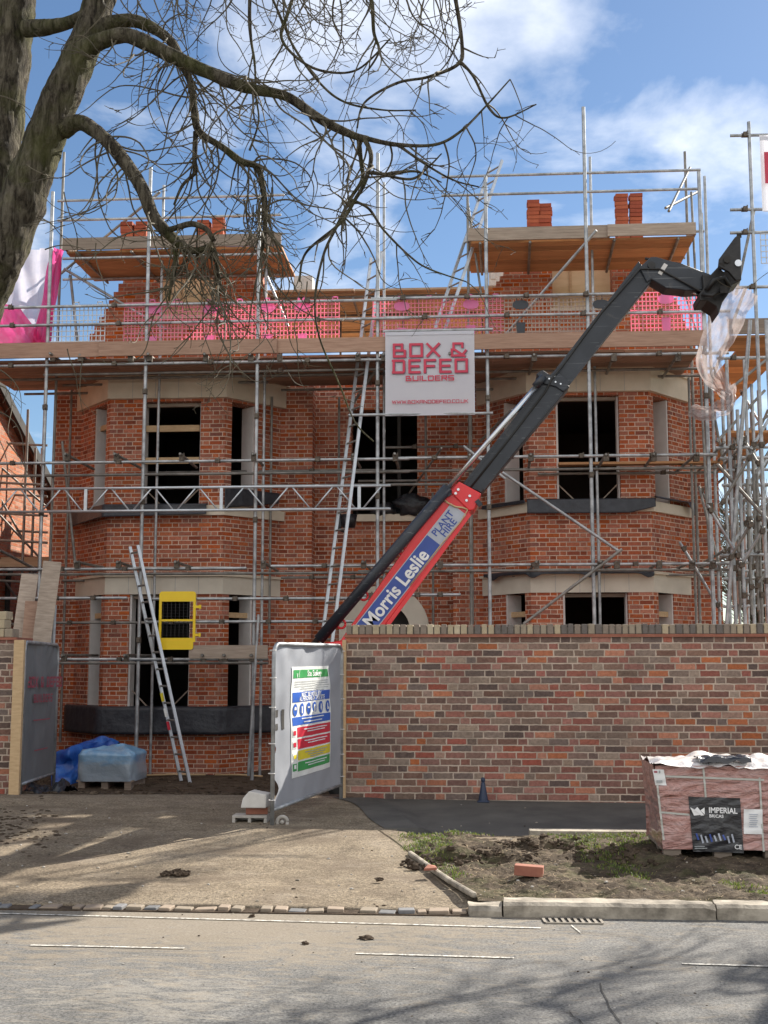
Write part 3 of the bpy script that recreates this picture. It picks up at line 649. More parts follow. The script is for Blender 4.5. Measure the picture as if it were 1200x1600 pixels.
    for sgn, (cx, mx) in ((1, (fx1, mx1)), (-1, (fx0, mx0))):
        for z0, z1 in ((zU0, zU1), (zL0, zL1)):
            a = Vector((cx, YB, 0)); e = Vector((mx, YM, 0)); d = (e - a).normalized(); inn = Vector((-sgn * (YM - YB), abs(mx - cx), 0)).normalized()
            p = a + d * (.53 * Ls - .02); g = MB()
            g.bar(p + inn * .02 + Vector((0, 0, (z0 + z1) / 2)), p + inn * .33 + Vector((0, 0, (z0 + z1) / 2)), .035, z1 - z0 - .02); obj('window_jamb', g, M['white_board'], o)
            g = MB(); q = a + d * (.12 * Ls); zc = z0 + (z1 - z0) * .74 if z0 > 2 else z0 + (z1 - z0) * .82
            if (left and sgn < 0 and z0 > 2): zc = z0 + (z1 - z0) * .8
            if not (sgn > 0 and z0 > 2): g.bar(q + inn * .12 + Vector((0, 0, zc)), p + inn * .12 + Vector((0, 0, zc)), .05, .09); obj('window_prop', g, M['timber'], o)
    if left:
        for v in (663, 714):
            g = MB(); z = Z(v, YB); g.span(fx0 + up[0] + .04, fx0 + up[1] - .04, YB + .1, YB + .15, z - .055, z + .055); obj('window_prop', g, M['timber'], o)
    return o
bayL = bay(BAYS[0], (219, 311), (206, 300), True)
bayR = bay(BAYS[1], (871, 971), (877, 978), False)
# gables rising over the bays in steps
def gable(name, steps, holes, y=YM):
    # steps: (x0, x1, z0, z1) rectangles butted together, built course by course
    g = MB()
    for (x0, x1, z0, z1) in steps: g.span(x0, x1, y, y + .33, z0, z1)
    return obj(name, g, M['gable_brick'], house)
def stepped(xa, za, xb, zb, xin, n):     # n steps climbing from (xa, za) to (xb, zb), filled across to xin
    out = []; 
    for i in range(n):
        z0 = za + (zb - za) * i / n; z1 = za + (zb - za) * (i + 1) / n; x = xa + (xb - xa) * i / n
        out.append((min(x, xin), max(x, xin), z0, z1))
    return out
zg = ZT
oL0, oL1 = X(246, YM, 470), X(340, YM, 470); oR0, oR1 = X(863, YM, 450), X(957, YM, 450)
zh = Z(492, YM); zp = Z(395, YM)
gable('gable', stepped(X(104, YM, 540), zg, X(214, YM, 425), zp, oL0, 15) + [(oL0, oL1, zg, zh)] + stepped(X(445, YM, 540), zg, X(400, YM, 425), zp, oL1, 17) + [(oL0, oL1, zp, zp + .15)], None)
gable('gable', stepped(X(764, YM, 468), Z(468, YM), X(815, YM, 408), zp, oR0, 9) + [(X(757, YM, 520), oR0, zg, Z(468, YM)), (oR0, oR1, zg, zh)] + stepped(X(1100, YM, 530), zg, X(1020, YM, 425), zp, oR1, 17) + [(oR0, oR1, zp, zp + .15)], None)
for a, b in ((oL0, oL1), (oR0, oR1)):
    g = MB(); g.span(a - .02, b + .02, YM + .335, YM + .36, zh - .1, zp + .1)
    o = obj('gable_board', g, M['ply'], house)
    g = MB()
    for k in (.33, .68): g.bar((a + (b - a) * k, YM + .32, zh), (a + (b - a) * k, YM + .32, zp), .045, .025, up=(0, 1, 0))
    g.bar((a, YM + .30, (zh + zp) / 2 - .2), (b, YM + .30, (zh + zp) / 2 - .2), .06, .02, up=(0, 1, 0))
    obj('batten', g, M['timber'], o)
    g = MB(); g.span(a - .05, b + .05, YM - .03, YM + .3, zh + .004, zh + .06); obj('window_sill', g, M['stone'], house)
# arched stone porch surround
g = MB(); n = 28; ro = .80
def arc(r, k): a = math.pi * k / n; return (ax + r * math.cos(a), az + r * math.sin(a))
for y in (YR - .14,):
    for k in range(n):
        a0, a1, b0, b1 = arc(ar, k), arc(ar, k + 1), arc(ro, k), arc(ro, k + 1)
        g.prism([(a0[0], y, a0[1]), (b0[0], y, b0[1]), (b1[0], y, b1[1]), (a1[0], y, a1[1])], (0, .3, 0))
for s in (-1, 1): g.span(ax + s * ar, ax + s * ro, YR - .14, YR + .16, -.35, az)
po = obj('porch_arch', g, M['stone_pale'], house)
g = MB(); g.span(ax - ar, ax + ar, YR + .17, YR + .2, az, az + .46); obj('arch_shade_panel', g, M['dark'], po)  # dark sheet standing in for the shade inside the arch opening
g = MB(); g.span(cw0 - .12, cw1 + .12, YR - .1, YR + .2, cz0 - .13, cz0 - .003); obj('window_sill', g, M['stone'], house)
g = MB(); g.span(-1.25 - .03, -1.25 + .03, YR + .1, YR + .2, cz0, cz1); obj('window_post', g, M['dark'], house)
# timber deck and rear lift seen between the gables
ZD = 8.38; rd = random.Random(4)
y = 21.78; k = 0
while y < 25.6:
    x = -4.4 - rd.random() * .3
    while x < 1.0:
        l = min(rd.choice([2.4, 3.0, 3.9]), 1.3 - x); g = MB(); g.box((x + l / 2, y, ZD + rd.uniform(0, .02)), (l - .01, .205, .038), Matrix.Rotation(rd.uniform(-.02, .02), 3, 'X')); obj('deck_board', g, M['deck'], house); x += l
    y += .222
for yy in (21.9, 23.1, 24.3, 25.5): g = MB(); g.tube((-4.6, yy, ZD - .06), (1.3, yy, ZD - .06), .024, 8); obj('deck_ledger', g, M['galv_dull'], house, smooth=True)
for xx in (-3.3, -2.1, -.9, .2): g = MB(); g.tube((xx, 21.8, ZD - .11), (xx, 25.6, ZD - .11), .024, 8); obj('deck_transom', g, M['galv_dull'], house, smooth=True)
for xx, yy in ((-3.6, 22.2), (-2.5, 23.4), (-1.2, 22.4), (.3, 23.2), (-.4, 24.6)): g = MB(); g.tube((xx, yy, 6.46), (xx, yy, ZD - .04), .024, 8); obj('deck_post', g, M['galv_dull'], house, smooth=True)
for u0, u1, v in ((459, 488, 428), (764, 786, 418)):
    y = 22.6; a, b = X(u0, y, v), X(u1, y, v); g = MB(); g.span(a, b, y, y + .4, ZD + .04, Z(v, y)); g.span(a + .03, (a + b) / 2 - .01, y - .02, y, Z(v, y) - .28, Z(v, y) - .05)
    obj('chimney_block', g, M['grey_block'], house)
# black membrane left hanging over sills and lintels: loose sheets, not fixed
def drape(name, path, top, drop, label, group='black damp proof sheets over the sills', seed=1):
    g = MB(); ln = [0]
    for a, b in zip(path[:-1], path[1:]): ln.append(ln[-1] + (Vector(b) - Vector(a)).length)
    def f(s, t):
        d = s * ln[-1]
        for i in range(len(path) - 1):
            if d <= ln[i + 1] + 1e-6: k = (d - ln[i]) / (ln[i + 1] - ln[i]); p = Vector(path[i]).lerp(Vector(path[i + 1]), k); break
        q = Vector(p); dd = drop(s) if callable(drop) else drop
        w = .03 * noise.noise(Vector((d * 1.5, t * 1.2, seed))) + .01 * noise.noise(Vector((d * 9, t * 2, seed)))
        if t < .25: return Vector((q.x, q.y + .22 * (1 - t / .25), top + .02 + w * .3))
        return Vector((q.x, q.y - .03 - .03 * t + w, top - dd * (t - .25) / .75 + .04 * w))
    g.grid(f, 60, 12)
    o = solo(name, g, M['membrane'], label, 'plastic sheet', path[0], group, smooth=True)
    s = o.modifiers.new('thick', 'SOLIDIFY'); s.thickness = .006
    return o
def bpath(bx, pr=.1, s0=0.0, s1=3.0):
    fx0, fx1, mx0, mx1 = bx
    pts = [Vector((mx0 - pr, YM - .1, 0)), Vector((fx0 - pr * .5, YB - pr, 0)), Vector((fx1 + pr * .5, YB - pr, 0)), Vector((mx1 + pr, YM - .1, 0))]
    out = []
    def at(s):
        i = min(2, int(s)); return pts[i].lerp(pts[i + 1], s - i)
    out.append(at(s0))
    for i in range(1, 3):
        if s0 < i < s1: out.append(pts[i])
    out.append(at(s1)); return out
drape('plastic_sheet', bpath(BAYS[0], .1, -.0, 1.85), zU0 - .0, lambda s: .24 - .06 * s + .12 * max(0, .35 - s), 'black sheet hanging over the upper sill of the left bay', seed=2)
drape('plastic_sheet', bpath(BAYS[0], .1, 2.0, 2.9), zU0 + .28, lambda s: .36 * (1 - .5 * s), 'bunched black sheet on the right cheek sill of the left bay', seed=5)
drape('plastic_sheet', bpath(BAYS[0], .1, 0, 3), zL0 + .02, .44, 'wide black sheet wrapped round the ground floor sill of the left bay', seed=9)
drape('plastic_sheet', bpath(BAYS[1], .1, 1.0, 2.0), zU0 + .02, lambda s: .24 if s < .8 else .24 - .5 * (s - .8), 'black sheet over the front upper sill of the right bay', seed=3)
drape('plastic_sheet', bpath(BAYS[1], .1, .1, .95), zU0 + .02, .06, 'narrow black sheet lying on the left cheek sill of the right bay', seed=13)
drape('plastic_sheet', bpath(BAYS[1], .1, 2.02, 3.0), zU0 + .06, lambda s: .02 + .22 * max(0, s - .8) * 5, 'crumpled black sheet at the right cheek sill of the right bay', seed=4)
drape('plastic_sheet', bpath(BAYS[1], .08, 0.1, 1.98), Z(894, YB), lambda s: .05 + .07 * max(0, math.sin(s * 21)) ** 4, 'ragged black strip over the ground floor lintel of the right bay', seed=6)
g = MB(); g.sphere((X(640, YR - .05, 785), YR - .06, Z(793, YR)), (.3, .14, .2), 18, 10, .7, 3); g.sphere((X(600, YR - .05, 785), YR - .06, Z(797, YR)), (.22, .12, .1), 14, 8, .6, 8)
solo('plastic_bundle', g, M['black_plastic'], 'crumpled black plastic heaped on the window sill over the porch', 'plastic sheet', (-1.2, YR, cz0), smooth=True)
g = MB(); c = P(545, 815, YR - .75); g.path([c + Vector((0, 0, .12)), c + Vector((0, 0, -.11))], [.15, .11], 18); g.path([c + Vector((-.15, 0, .13)), c + Vector((-.16, 0, -.14)), c + Vector((-.08, 0, -.18))], [.05, .04, .02], 8)
bk = thing('bucket', 'black bucket hanging on a tube beside the tall ladder', 'bucket', c); obj('body', g, M['black_plastic'], bk, smooth=True)
g = MB(); g.path([c + Vector((.15 * math.cos(a), 0, .12 + .2 * math.sin(a))) for a in [math.pi * i / 10 for i in range(11)]], .006, 6); obj('handle', g, M['iron'], bk)

# ---------------------------------------------------------------- neighbouring house at the left, and what shows far behind
nb = thing('neighbour_house', 'orange brick neighbouring house, gable wall lit by the sun, at the left edge', 'house', (-10, 20, 0))
g = MB(); zr0 = PX(2, 634, -9.0); zr1 = PX(74, 772, -9.0); sl_ = (zr1.z - zr0.z) / (zr1.y - zr0.y)
ya = 19.5; zap = zr0.z + sl_ * (ya - zr0.y); yb = zr1.y + .3; zb = zr0.z + sl_ * (yb - zr0.y)
g.prism([(-9, ya - (yb - ya), -.5), (-9, yb, -.5), (-9, yb, zb), (-9, ya, zap), (-9, ya - (yb - ya), zb)], (-8, 0, 0)); obj('wall', g, M['old_brick'], nb)
g = MB()
for s in (1, -1):
    a = Vector((-8.85, ya, zap + .1)); b = Vector((-8.85, ya + s * (yb - ya + .4), zb + sl_ * .4 + .1)); g.prism([a, b, b + Vector((0, 0, .12)), a + Vector((0, 0, .12))], (-8.3, 0, 0))
ro_ = obj('roof', g, M['tile_red'], nb)
g = MB(); a = Vector((-8.84, ya, zap + .08)); b = Vector((-8.84, yb + .4, zb + sl_ * .4 + .08)); g.bar(a, b, .05, .2); obj('bargeboard', g, M['dark'], ro_)
g = MB()
for yy in (23.1, 24.2):
    g.path([(-8.95, yy, -.2), (-8.95, yy, 3.2), (-8.95, yy + .15, 3.4), (-8.95, yy + .5, 3.5)], .05, 8)
obj('drainpipe', g, M['dark'], nb, smooth=True)

# ---------------------------------------------------------------- scaffolding
YS, YI = 19.2, 20.18
scaf = thing('scaffold', 'grey tube scaffold with timber lifts across the front of the unfinished house', 'scaffold', (-1.5, YS, -.3))
RT = .026
def tubep(kind, p0, p1, par=scaf, r=RT, mat='galv', clips=()):
    g = MB(); g.pipe(p0, p1, r, 10); o = obj(kind, g, M[mat], par, smooth=False)
    for p in o.data.polygons: p.use_smooth = len(p.vertices) == 4
    p0, p1 = Vector(p0), Vector(p1); d = (p1 - p0).normalized()
    for k in clips:
        c = p0.lerp(p1, k); g = MB(); g.path([c - d * .045, c + d * .045], r + .011, 8); g.box(c + Vector((0, -.04, 0)), (.055, .05, .07)); g.tube(c + Vector((.03, -.06, -.03)), c + Vector((.03, -.06, .05)), .009, 6)
        obj('coupler', g, M['coupler'], o)
    return o
random.seed(11)
# standards: (u at v0, v0, v1, plane, base)
ZB = -.32
def standard(u, v0, vref, Y, z1=ZB, r=RT, mat='galv', lean=0.0, par=scaf, clips=()):
    p = P(u, vref, Y); top = Z(v0, Y, u); tubep('standard', (p.x, Y, z1), (p.x + lean, Y, top), par, r, mat, clips)
    return p.x
for u, v0, vref, Y, mat in ((72, 300, 600, YS, 'galv'), (222, 262, 800, YS, 'galv'), (399, 320, 800, YS, 'galv'), (590, 240, 700, YS, 'galv'), (764, 275, 800, YS, 'galv'),
                            (925, 167, 800, YS, 'galv'), (1103, 268, 600, YS, 'galv'),
                            (98, 238, 300, YI, 'galv_dull'), (244, 290, 800, YI, 'galv'), (411, 330, 800, YI, 'galv'), (600, 285, 700, YI, 'galv'), (735, 305, 800, YI, 'galv_dull'),
                            (934, 245, 800, YI, 'galv'), (1112, 275, 600, YI, 'galv'), (1072, 237, 300, YI + .7, 'galv_dull')):
    standard(u, v0, vref, Y, r=.03 if Y == YS else .024, mat=mat, clips=(.22, .44, .62) if Y == YS else ())
for u, va, vb, Y in ((112, 610, 1160, YM - .25), (425, 620, 990, YM - .3), (530, 620, 760, YR - .2), (665, 650, 770, YR - .3), (676, 770, 980, YR - .3), (736, 650, 975, YM - .3), (1076, 590, 975, YI), (1096, 333, 545, YI), (1101, 610, 860, YI + .3), (1040, 640, 740, YM - .2)):
    a = P(u, va, Y); tubep('standard', (a.x, Y, Z(vb, Y, u)), (a.x, Y, a.z), r=.022, mat='galv_dull')
x0, x1 = X(-60, YS, 800), X(1138, YS, 800)
def ledger(u0, u1, v, Y, vref_u=600, r=.024, mat='galv', clips=(), kind='ledger', sag=0.0):
    z = Z(v, Y, vref_u); a, b = X(u0, Y, v), X(u1, Y, v)
    return tubep(kind, (a, Y - .05, z), (b, Y - .05, z + sag), r=r, mat=mat, clips=clips)
cl = (.12, .36, .58, .8)
L4, L3, L2, L1 = Z(563, YS), Z(718, YS), Z(884, YS), Z(1030, YS)
for u0, u1, v in ((-60, 620, 563), (600, 1138, 562), (-60, 640, 718), (620, 1120, 717), (-60, 386, 887), (424, 1138, 884), (60, 420, 1030), (-60, 200, 933), (240, 600, 935), (560, 720, 930), (230, 560, 971), (-60, 620, 470), (580, 1000, 468), (-60, 640, 499), (600, 1140, 498)):
    ledger(u0, u1, v, YS, clips=cl)
for u0, u1, v in ((-60, 640, 738), (600, 1120, 737), (-60, 600, 895), (560, 1140, 893), (-60, 620, 585), (560, 1120, 585), (60, 420, 1036), (380, 700, 758)):
    ledger(u0, u1, v, YI, mat='galv_dull')
for u0, u1, v, Y in ((100, 330, 905, YM - .25), (560, 720, 752, YM), (40, 230, 608, YM - .3), (440, 640, 608, YM - .3), (730, 800, 612, YM - .3)):
    ledger(u0, u1, v, Y, mat='galv_dull', r=.022)
# upper guard rails above the two high platforms
for u0, u1, v, Y in ((92, 445, 302, YI), (92, 440, 333, YI), (690, 1094, 281, YS + .3), (690, 1094, 310, YS + .3), (100, 445, 394, YS + .5), (735, 1100, 375, YS + .5), (100, 440, 427, YM - .3), (735, 1070, 415, YM - .3)):
    ledger(u0, u1, v, Y, r=.023)
ledger(600, 770, 519, YS - .1); ledger(545, 770, 649, YS - .1)
# braces
def brace(a, b, Y0, Y1=None, mat='galv', r=.024): tubep('brace', P(*a, Y0), P(*b, Y1 or Y0), r=r, mat=mat)
brace((785, 738), (968, 862), YS - .12); brace((972, 858), (818, 975), YS - .16, mat='galv_dull'); brace((932, 360), (782, 532), YS - .1, YS + .9)
brace((724, 697), (790, 748), YS - .1); brace((97, 690), (118, 885), YI + .1, mat='galv_dull'); brace((100, 420), (260, 515), YI, YI + .3); brace((110, 430), (122, 545), YI, mat='galv_dull')
brace((1045, 330), (1078, 262), YS + .5, YI + .7, mat='galv_dull'); brace((1040, 325), (1090, 300), YS + .5, YI + .6, mat='galv_dull'); brace((800, 640), (750, 690), YS, YI, mat='galv_dull')
brace((388, 1212), (404, 960), YS - .1); brace((0, 860), (75, 900), YS, YI + 1, mat='galv_dull'); brace((412, 420), (450, 510), YI, mat='galv'); brace((1080, 300), (1110, 900), YI, YS + .2, mat='galv_dull', r=.02)
brace((250, 300), (92, 430), YI, YI + .5, mat='galv_dull'); brace((600, 560), (545, 640), YS + .2, YI, mat='galv_dull'); brace((1098, 560), (1130, 720), YI, YI + .4, mat='galv_dull'); brace((1092, 760), (1128, 900), YS + .1, mat='galv_dull', r=.02); brace((690, 700), (640, 770), YS + .3, YR - .3, mat='galv_dull', r=.02); brace((1060, 420), (1100, 560), YI, mat='galv_dull', r=.02); brace((730, 310), (752, 460), YI, mat='galv_dull', r=.02)
for u0, u1, v, Y in ((840, 1120, 744, YI + .25), (230, 600, 735, YM - .3), (600, 760, 700, YM - .3), (440, 600, 902, YM - .3), (800, 1130, 901, YM - .6), (60, 230, 972, YI), (100, 420, 595, YI + .4), (760, 1100, 596, YI + .4), (70, 600, 578, YS + .25)): ledger(u0, u1, v, Y, mat='galv_dull', r=.022, clips=(.3, .7))
# transoms running from the outer row to the wall, their open ends showing
for lev, us in ((563, (85, 128, 205, 238, 320, 395, 440, 560, 600, 700, 835, 905, 955, 1055)), (718, (110, 185, 288, 398, 555, 616, 732, 830, 948, 1020, 1088)), (885, (125, 185, 275, 412, 570, 685, 840, 937, 962, 1027, 1078, 1110)), (1030, (100, 200, 320, 350, 395))):
    for u in us:
        a = P(u + random.uniform(-3, 3), lev - 6, YS); dx_ = random.uniform(-.06, .06)
        tubep('transom', (a.x, YS - random.uniform(.1, .22), a.z), (a.x + dx_, random.uniform(20.3, 21.0) if lev > 563 else 21.2, a.z + random.uniform(-.02, .02)), r=.024, mat='galv_dull')
        g = MB(); g.box((a.x, YS - .06, a.z - .045), (.075, .09, .11)); g.tube((a.x + .04, YS - .1, a.z - .1), (a.x + .04, YS - .1, a.z + .03), .01, 6); obj('coupler', g, M['coupler'], scaf)
# lattice beam
lb = thing('lattice_beam', 'pale aluminium lattice beam with zigzag bracing across the left half of the scaffold', 'beam', (X(-60, YS, 780), YS - .12, Z(778, YS)))
zt, zb_ = Z(760, YS), Z(796, YS); xa, xb = X(-70, YS, 778), X(611, YS, 778); yl = YS - .1
for z in (zt, zb_): g = MB(); g.tube((xa, yl, z), (xb, yl, z), .022, 10); obj('chord', g, M['alu'], lb, smooth=True)
x = xa + .05; sgn = 1; k = 0; stp = .36
while x + stp < xb:
    g = MB(); a, b = (zb_, zt) if sgn > 0 else (zt, zb_)
    g.tube((x, yl, a), (x + stp * .86, yl, b), .0135, 8); obj('lacing', g, M['alu'], lb, smooth=True); x += stp; sgn *= -1; k += 1
    if k % 6 == 0: g = MB(); g.span(x - .02, x + .03, yl - .018, yl + .018, zb_, zt); obj('lacing', g, M['alu'], lb); x += .06
# boarded lifts and toe boards
def boards(par, x0, x1, y0, y1, z, mat, th=.038, name='scaffold_board', seed=0):
    rnd = random.Random(seed); y = y0; 
    while y < y1 - .1:
        x = x0
        while x < x1:
            l = min(rnd.choice([2.4, 3.0, 3.9]), x1 - x); 
            if x1 - x - l < .5: l = x1 - x
            g = MB(); zz_ = z + rnd.uniform(0, .012); g.span(x + .005, x + l - .005, y + .006, y + .218, zz_, zz_ + th); obj(name, g, M[mat], par); x += l
        y += .226
zp4 = L4 + .075
boards(scaf, X(-50, YS, 560), X(1095, YS, 560), YS + .05, 21.2, zp4, 'plank', seed=1)
zpu = Z(384, YS + .5); xl0, xl1 = X(104, YS + .5, 380), X(441, YS + .5, 380); xr0, xr1 = X(735, YS + .5, 365), X(1085, YS + .5, 365)
for v, us in ((390, (120, 205, 300, 400)), (371, (750, 828, 960, 1060))):
    for u in us:
        a = P(u, v - 5, YS + .4); zq = zpu - .028; tubep('transom', (a.x, YS + .4, zq), (a.x + .05, YM - .1, zq), r=.024, mat='galv_dull')
boards(scaf, xl0, xl1, YS + .5, 21.3, zpu, 'board', seed=2); boards(scaf, xr0, xr1, YS + .5, 21.3, zpu, 'board', seed=3)
def toe(x0, x1, Y, z0, z1, mat='plank', lap=3.0, seed=0):
    rnd = random.Random(seed); x = x0; k = 0
    while x < x1 - .05:
        l = min(rnd.choice([2.3, 2.9, 3.4]), x1 - x); g = MB(); g.span(x - .04, x + l, Y - .02 - .043 * (k % 2), Y + .02 - .043 * (k % 2), z0 + rnd.uniform(-.01, .01), z1 + rnd.uniform(-.012, .012)); obj('toe_board', g, M[mat], scaf); x += l; k += 1
toe(X(-50, YS, 560), X(1103, YS, 545), YS - .1, zp4 + .045, zp4 + .29, 'plank', seed=4)
toe(xl0, xl1, YS + .42, zpu + .02, zpu + .235, 'plank_grey', seed=6); toe(xr0, xr1, YS + .42, zpu + .02, zpu + .235, 'plank_grey', seed=8)
for xe in (xl0, xr0, xr1):
    g = MB(); g.span(xe - .02, xe + .02, YS + .45, 21.3, zpu + .05, zpu + .235); obj('toe_board', g, M['plank_grey'], scaf)
g = MB(); z = L3 + .03; g.span(X(872, YI, 715), X(1125, YI, 715), YI - .1, YI + .12, z, z + .04); obj('scaffold_board', g, M['board'], scaf)
g = MB(); a = X(298, YS, 1020); g.span(a, X(420, YS, 1020), YS - .12, YS - .08, Z(1029, YS), Z(1008, YS)); obj('toe_board', g, M['plank_grey'], scaf)
# bricks stacked on the high platforms: every brick is its own thing
BB = {'w': .225, 'd': .105, 'h': .067}
brm = MB(); brm.span(-.1045, .1045, -.051, .051, 0, .062); bmesh_ = None
def brick_stack(u0, u1, v0, which, Y, cols, seed):
    rnd = random.Random(seed); xa = X(u0, Y, v0); xb = X(u1, Y, v0); zb0 = zpu + .04; zt0 = Z(v0, Y); n = max(1, round((zt0 - zb0) / .068))
    for k in range(n):
        for c in range(cols):
            if k == n - 1 and rnd.random() < .35: continue
            for r_ in range(2):
                wdt = (xb - xa) / cols; o = bpy.data.objects.new('brick', BRK[rnd.randrange(3)]); C.objects.link(o)
                o.location = (xa + wdt * (c + .5) + rnd.uniform(-.014, .014), Y + .06 + .112 * r_ + rnd.uniform(-.012, .012), zb0 + k * .070); o.rotation_euler.z = rnd.uniform(-.05, .05)
                tag(o, 'loose orange red brick in the %s stack on the %s high platform' % which, 'brick', 'loose bricks in the %s stack on the %s high platform' % which)
BRK = []
for i in range(3):
    me = brm.mesh('brick', (0, 0, 0)); me.materials.append(M['loose_brick'][i]); BRK.append(me)
brick_stack(187, 231, 336, ('left', 'left'), 20.2, 2, 1); brick_stack(307, 351, 332, ('right', 'left'), 20.2, 2, 2)
brick_stack(824, 862, 321, ('left', 'right'), 20.2, 2, 3); brick_stack(961, 1005, 311, ('right', 'right'), 20.2, 2, 4)
# mesh guard panels hooked on the guard rails
def guard(u0, u1, vt, vb, Y, mat, pad, label, pads=(.5,), low=True, fine=.062):
    a = P(u0, vt, Y); b = P(u1, vb, Y); x0, x1, z1, z0 = a.x, X(u1, Y, vt), a.z, Z(vb, Y)
    t = thing('mesh_guard', label, 'guard panel', ((x0 + x1) / 2, Y, z0), 'mesh edge guards along the main lift')
    g = MB(); n = max(3, round((x1 - x0) / fine)); r = .009
    for i in range(n + 1): x = x0 + (x1 - x0) * i / n; g.box((x, Y, (z0 + z1) / 2), (.014, .008, z1 - z0))
    m = max(3, round((z1 - z0) / (fine * 1.15)))
    for i in range(m + 1): z = z0 + (z1 - z0) * i / m; g.box(((x0 + x1) / 2, Y - .008, z), (x1 - x0, .007, .014))
    obj('mesh', g, M[mat], t)
    for k in pads:
        x = x0 + (x1 - x0) * k
        if pad:
            g = MB(); n_ = 20; zc = z1 - .12
            g.prism([(x + .13 * math.copysign(abs(math.cos(q)) ** .7, math.cos(q)), Y - .016, zc + .075 * math.sin(q)) for q in [2 * math.pi * i / n_ for i in range(n_)]], (0, -.012, 0)); obj('pad', g, M[pad], t)
            if low: g = MB(); zc = z0 + .07; g.prism([(x - .075, Y - .016, zc + .16), (x + .075, Y - .016, zc + .16), (x + .05, Y - .016, zc - .14), (x - .05, Y - .016, zc - .14)], (0, -.014, 0)); obj('pad', g, M[pad], t)
        for hx in (x - .02, x + .5 * (x1 - x0) * .8):
            g = MB(); g.box((hx, Y, z1 + .05), (.09, .012, .016)); g.box((hx - .04, Y, z1 + .01), (.014, .012, .1)); g.box((hx + .04, Y, z1 + .01), (.014, .012, .1)); obj('hook', g, M[pad or mat], t)
yg = YS + .02
guard(78, 165, 478, 541, yg, 'grey_wire', None, 'bare grey wire mesh guard against the sky at the left of the main lift', fine=.075)
guard(195, 285, 474, 541, yg, 'pink_wire', 'pink_pad', 'pink mesh guard before the left gable, next to the grey one')
guard(286, 400, 474, 541, yg + .02, 'pink_wire', 'pink_pad', 'pink mesh guard under the hanging twigs at the right of the left gable', (.38,))
guard(404, 530, 471, 541, yg, 'pink_wire', 'pink_pad', 'pink mesh guard left of the tall ladder, nearest to the ladder', (.12, .55))
guard(583, 690, 469, 535, yg, 'pink_wire', 'pink_pad', 'pink mesh guard over the left part of the builders banner', (.42,))
guard(691, 788, 466, 533, yg + .02, 'pink_wire', 'pink_pad', 'pink mesh guard over the right part of the builders banner', (.46,))
guard(788, 872, 466, 530, yg, 'tan_wire', 'pad_dark', 'tan mesh guard with black pads left of the boom', (.3,))
guard(874, 960, 466, 530, yg + .02, 'tan_wire', 'pad_dark', 'tan mesh guard partly behind the telehandler boom', (.75,), False)
guard(985, 1094, 458, 527, yg, 'pink_wire', 'pink_pad', 'pink mesh guard at the right end of the main lift, under the boom head', (.5,))
guard(1068, 1100, 452, 478, YM - .2, 'grey_wire', None, 'small grey wire mesh guard behind the right end of the main lift', fine=.07)
# ladders
def ladder(p0, p1, wvec, n, label, stickers=False):
    t = thing('ladder', label, 'ladder', p0, None); p0, p1, wv = Vector(p0), Vector(p1), Vector(wvec); d = (p1 - p0).normalized()
    for q in (p0 - wv / 2, p0 + wv / 2):
        g = MB(); g.bar(q, q + (p1 - p0), .024, .05, up=d.cross(wv).normalized()); obj('stile', g, M['alu'], t)
    for i in range(n):
        c = p0.lerp(p1, (i + .6) / n); g = MB(); g.tube(c - wv / 2, c + wv / 2, .016, 8); obj('rung', g, M['galv_dull'], t)
    if stickers:
        for k, m in ((.335, 'p_yellow'), (.27, 'p_white'), (.215, 'p_red')):
            c = p0.lerp(p1, k) - wv / 2; e = c + (p1 - p0) * .035; f = d.cross(wv).normalized() * (-.002)
            g = MB(); g.bar(c + Vector((0, -.03, 0)), e + Vector((0, -.03, 0)), .04, .03, up=(0, 1, 0)); obj('label_sticker', g, M[m], t)
    return t
a = G(290, 1222, -.3); b = P(209, 853, YS - .15); ladder(a, b, (.19, -.22, 0), 14, 'short aluminium ladder leaning against the scaffold beside the yellow gate', True)
a = Vector((X(483, 18.4, 1040), 18.4, -.3)); b = P(588, 398, 19.75); ladder(a, b, (.20, -.30, 0), 30, 'tall aluminium ladder rising from behind the site fence to the main lift')
a = P(682, 530, 19.6); b = P(775, 256, 20.5); ladder(a, b, (.21, -.30, .0), 12, 'aluminium ladder leaning from the main lift to the right high platform')
# yellow scaffold gate
yq = YS - .14; q = lambda u, v: P(u, v, yq)
gt = thing('scaffold_gate', 'bright yellow scaffold gate with two black mesh windows beside the short ladder', 'gate', q(278, 1010))
x0, x1, z1, z0 = q(249, 930).x, q(306, 930).x, q(278, 924).z, q(278, 1015).z
def rr(x0, x1, z0, z1, r, y, n=5):
    out = []
    for cx, cz, a0 in ((x1 - r, z1 - r, 0), (x0 + r, z1 - r, 90), (x0 + r, z0 + r, 180), (x1 - r, z0 + r, 270)):
        for i in range(n + 1): a = R(a0 + 90 * i / n); out.append((cx + r * math.cos(a), y, cz + r * math.sin(a)))
    return out
W, H_ = x1 - x0, z1 - z0
g = MB(); fz = [z0, z0 + .2 * H_, z0 + .485 * H_, z0 + .52 * H_, z0 + .825 * H_, z1]
g.prism(rr(x0, x1, fz[4], z1, .05, yq), (0, .03, 0)); g.prism(rr(x0, x1 - .03, z0, fz[1], .04, yq), (0, .03, 0)); g.span(x0, x0 + .04, yq + .001, yq + .029, z0 + .1, z1 - .1); g.span(x1 - .04, x1, yq + .001, yq + .029, z0 + .12, z1 - .1); g.span(x0 + .04, x1 - .04, yq + .001, yq + .029, fz[2], fz[3])
obj('frame', g, M['yellow'], gt)
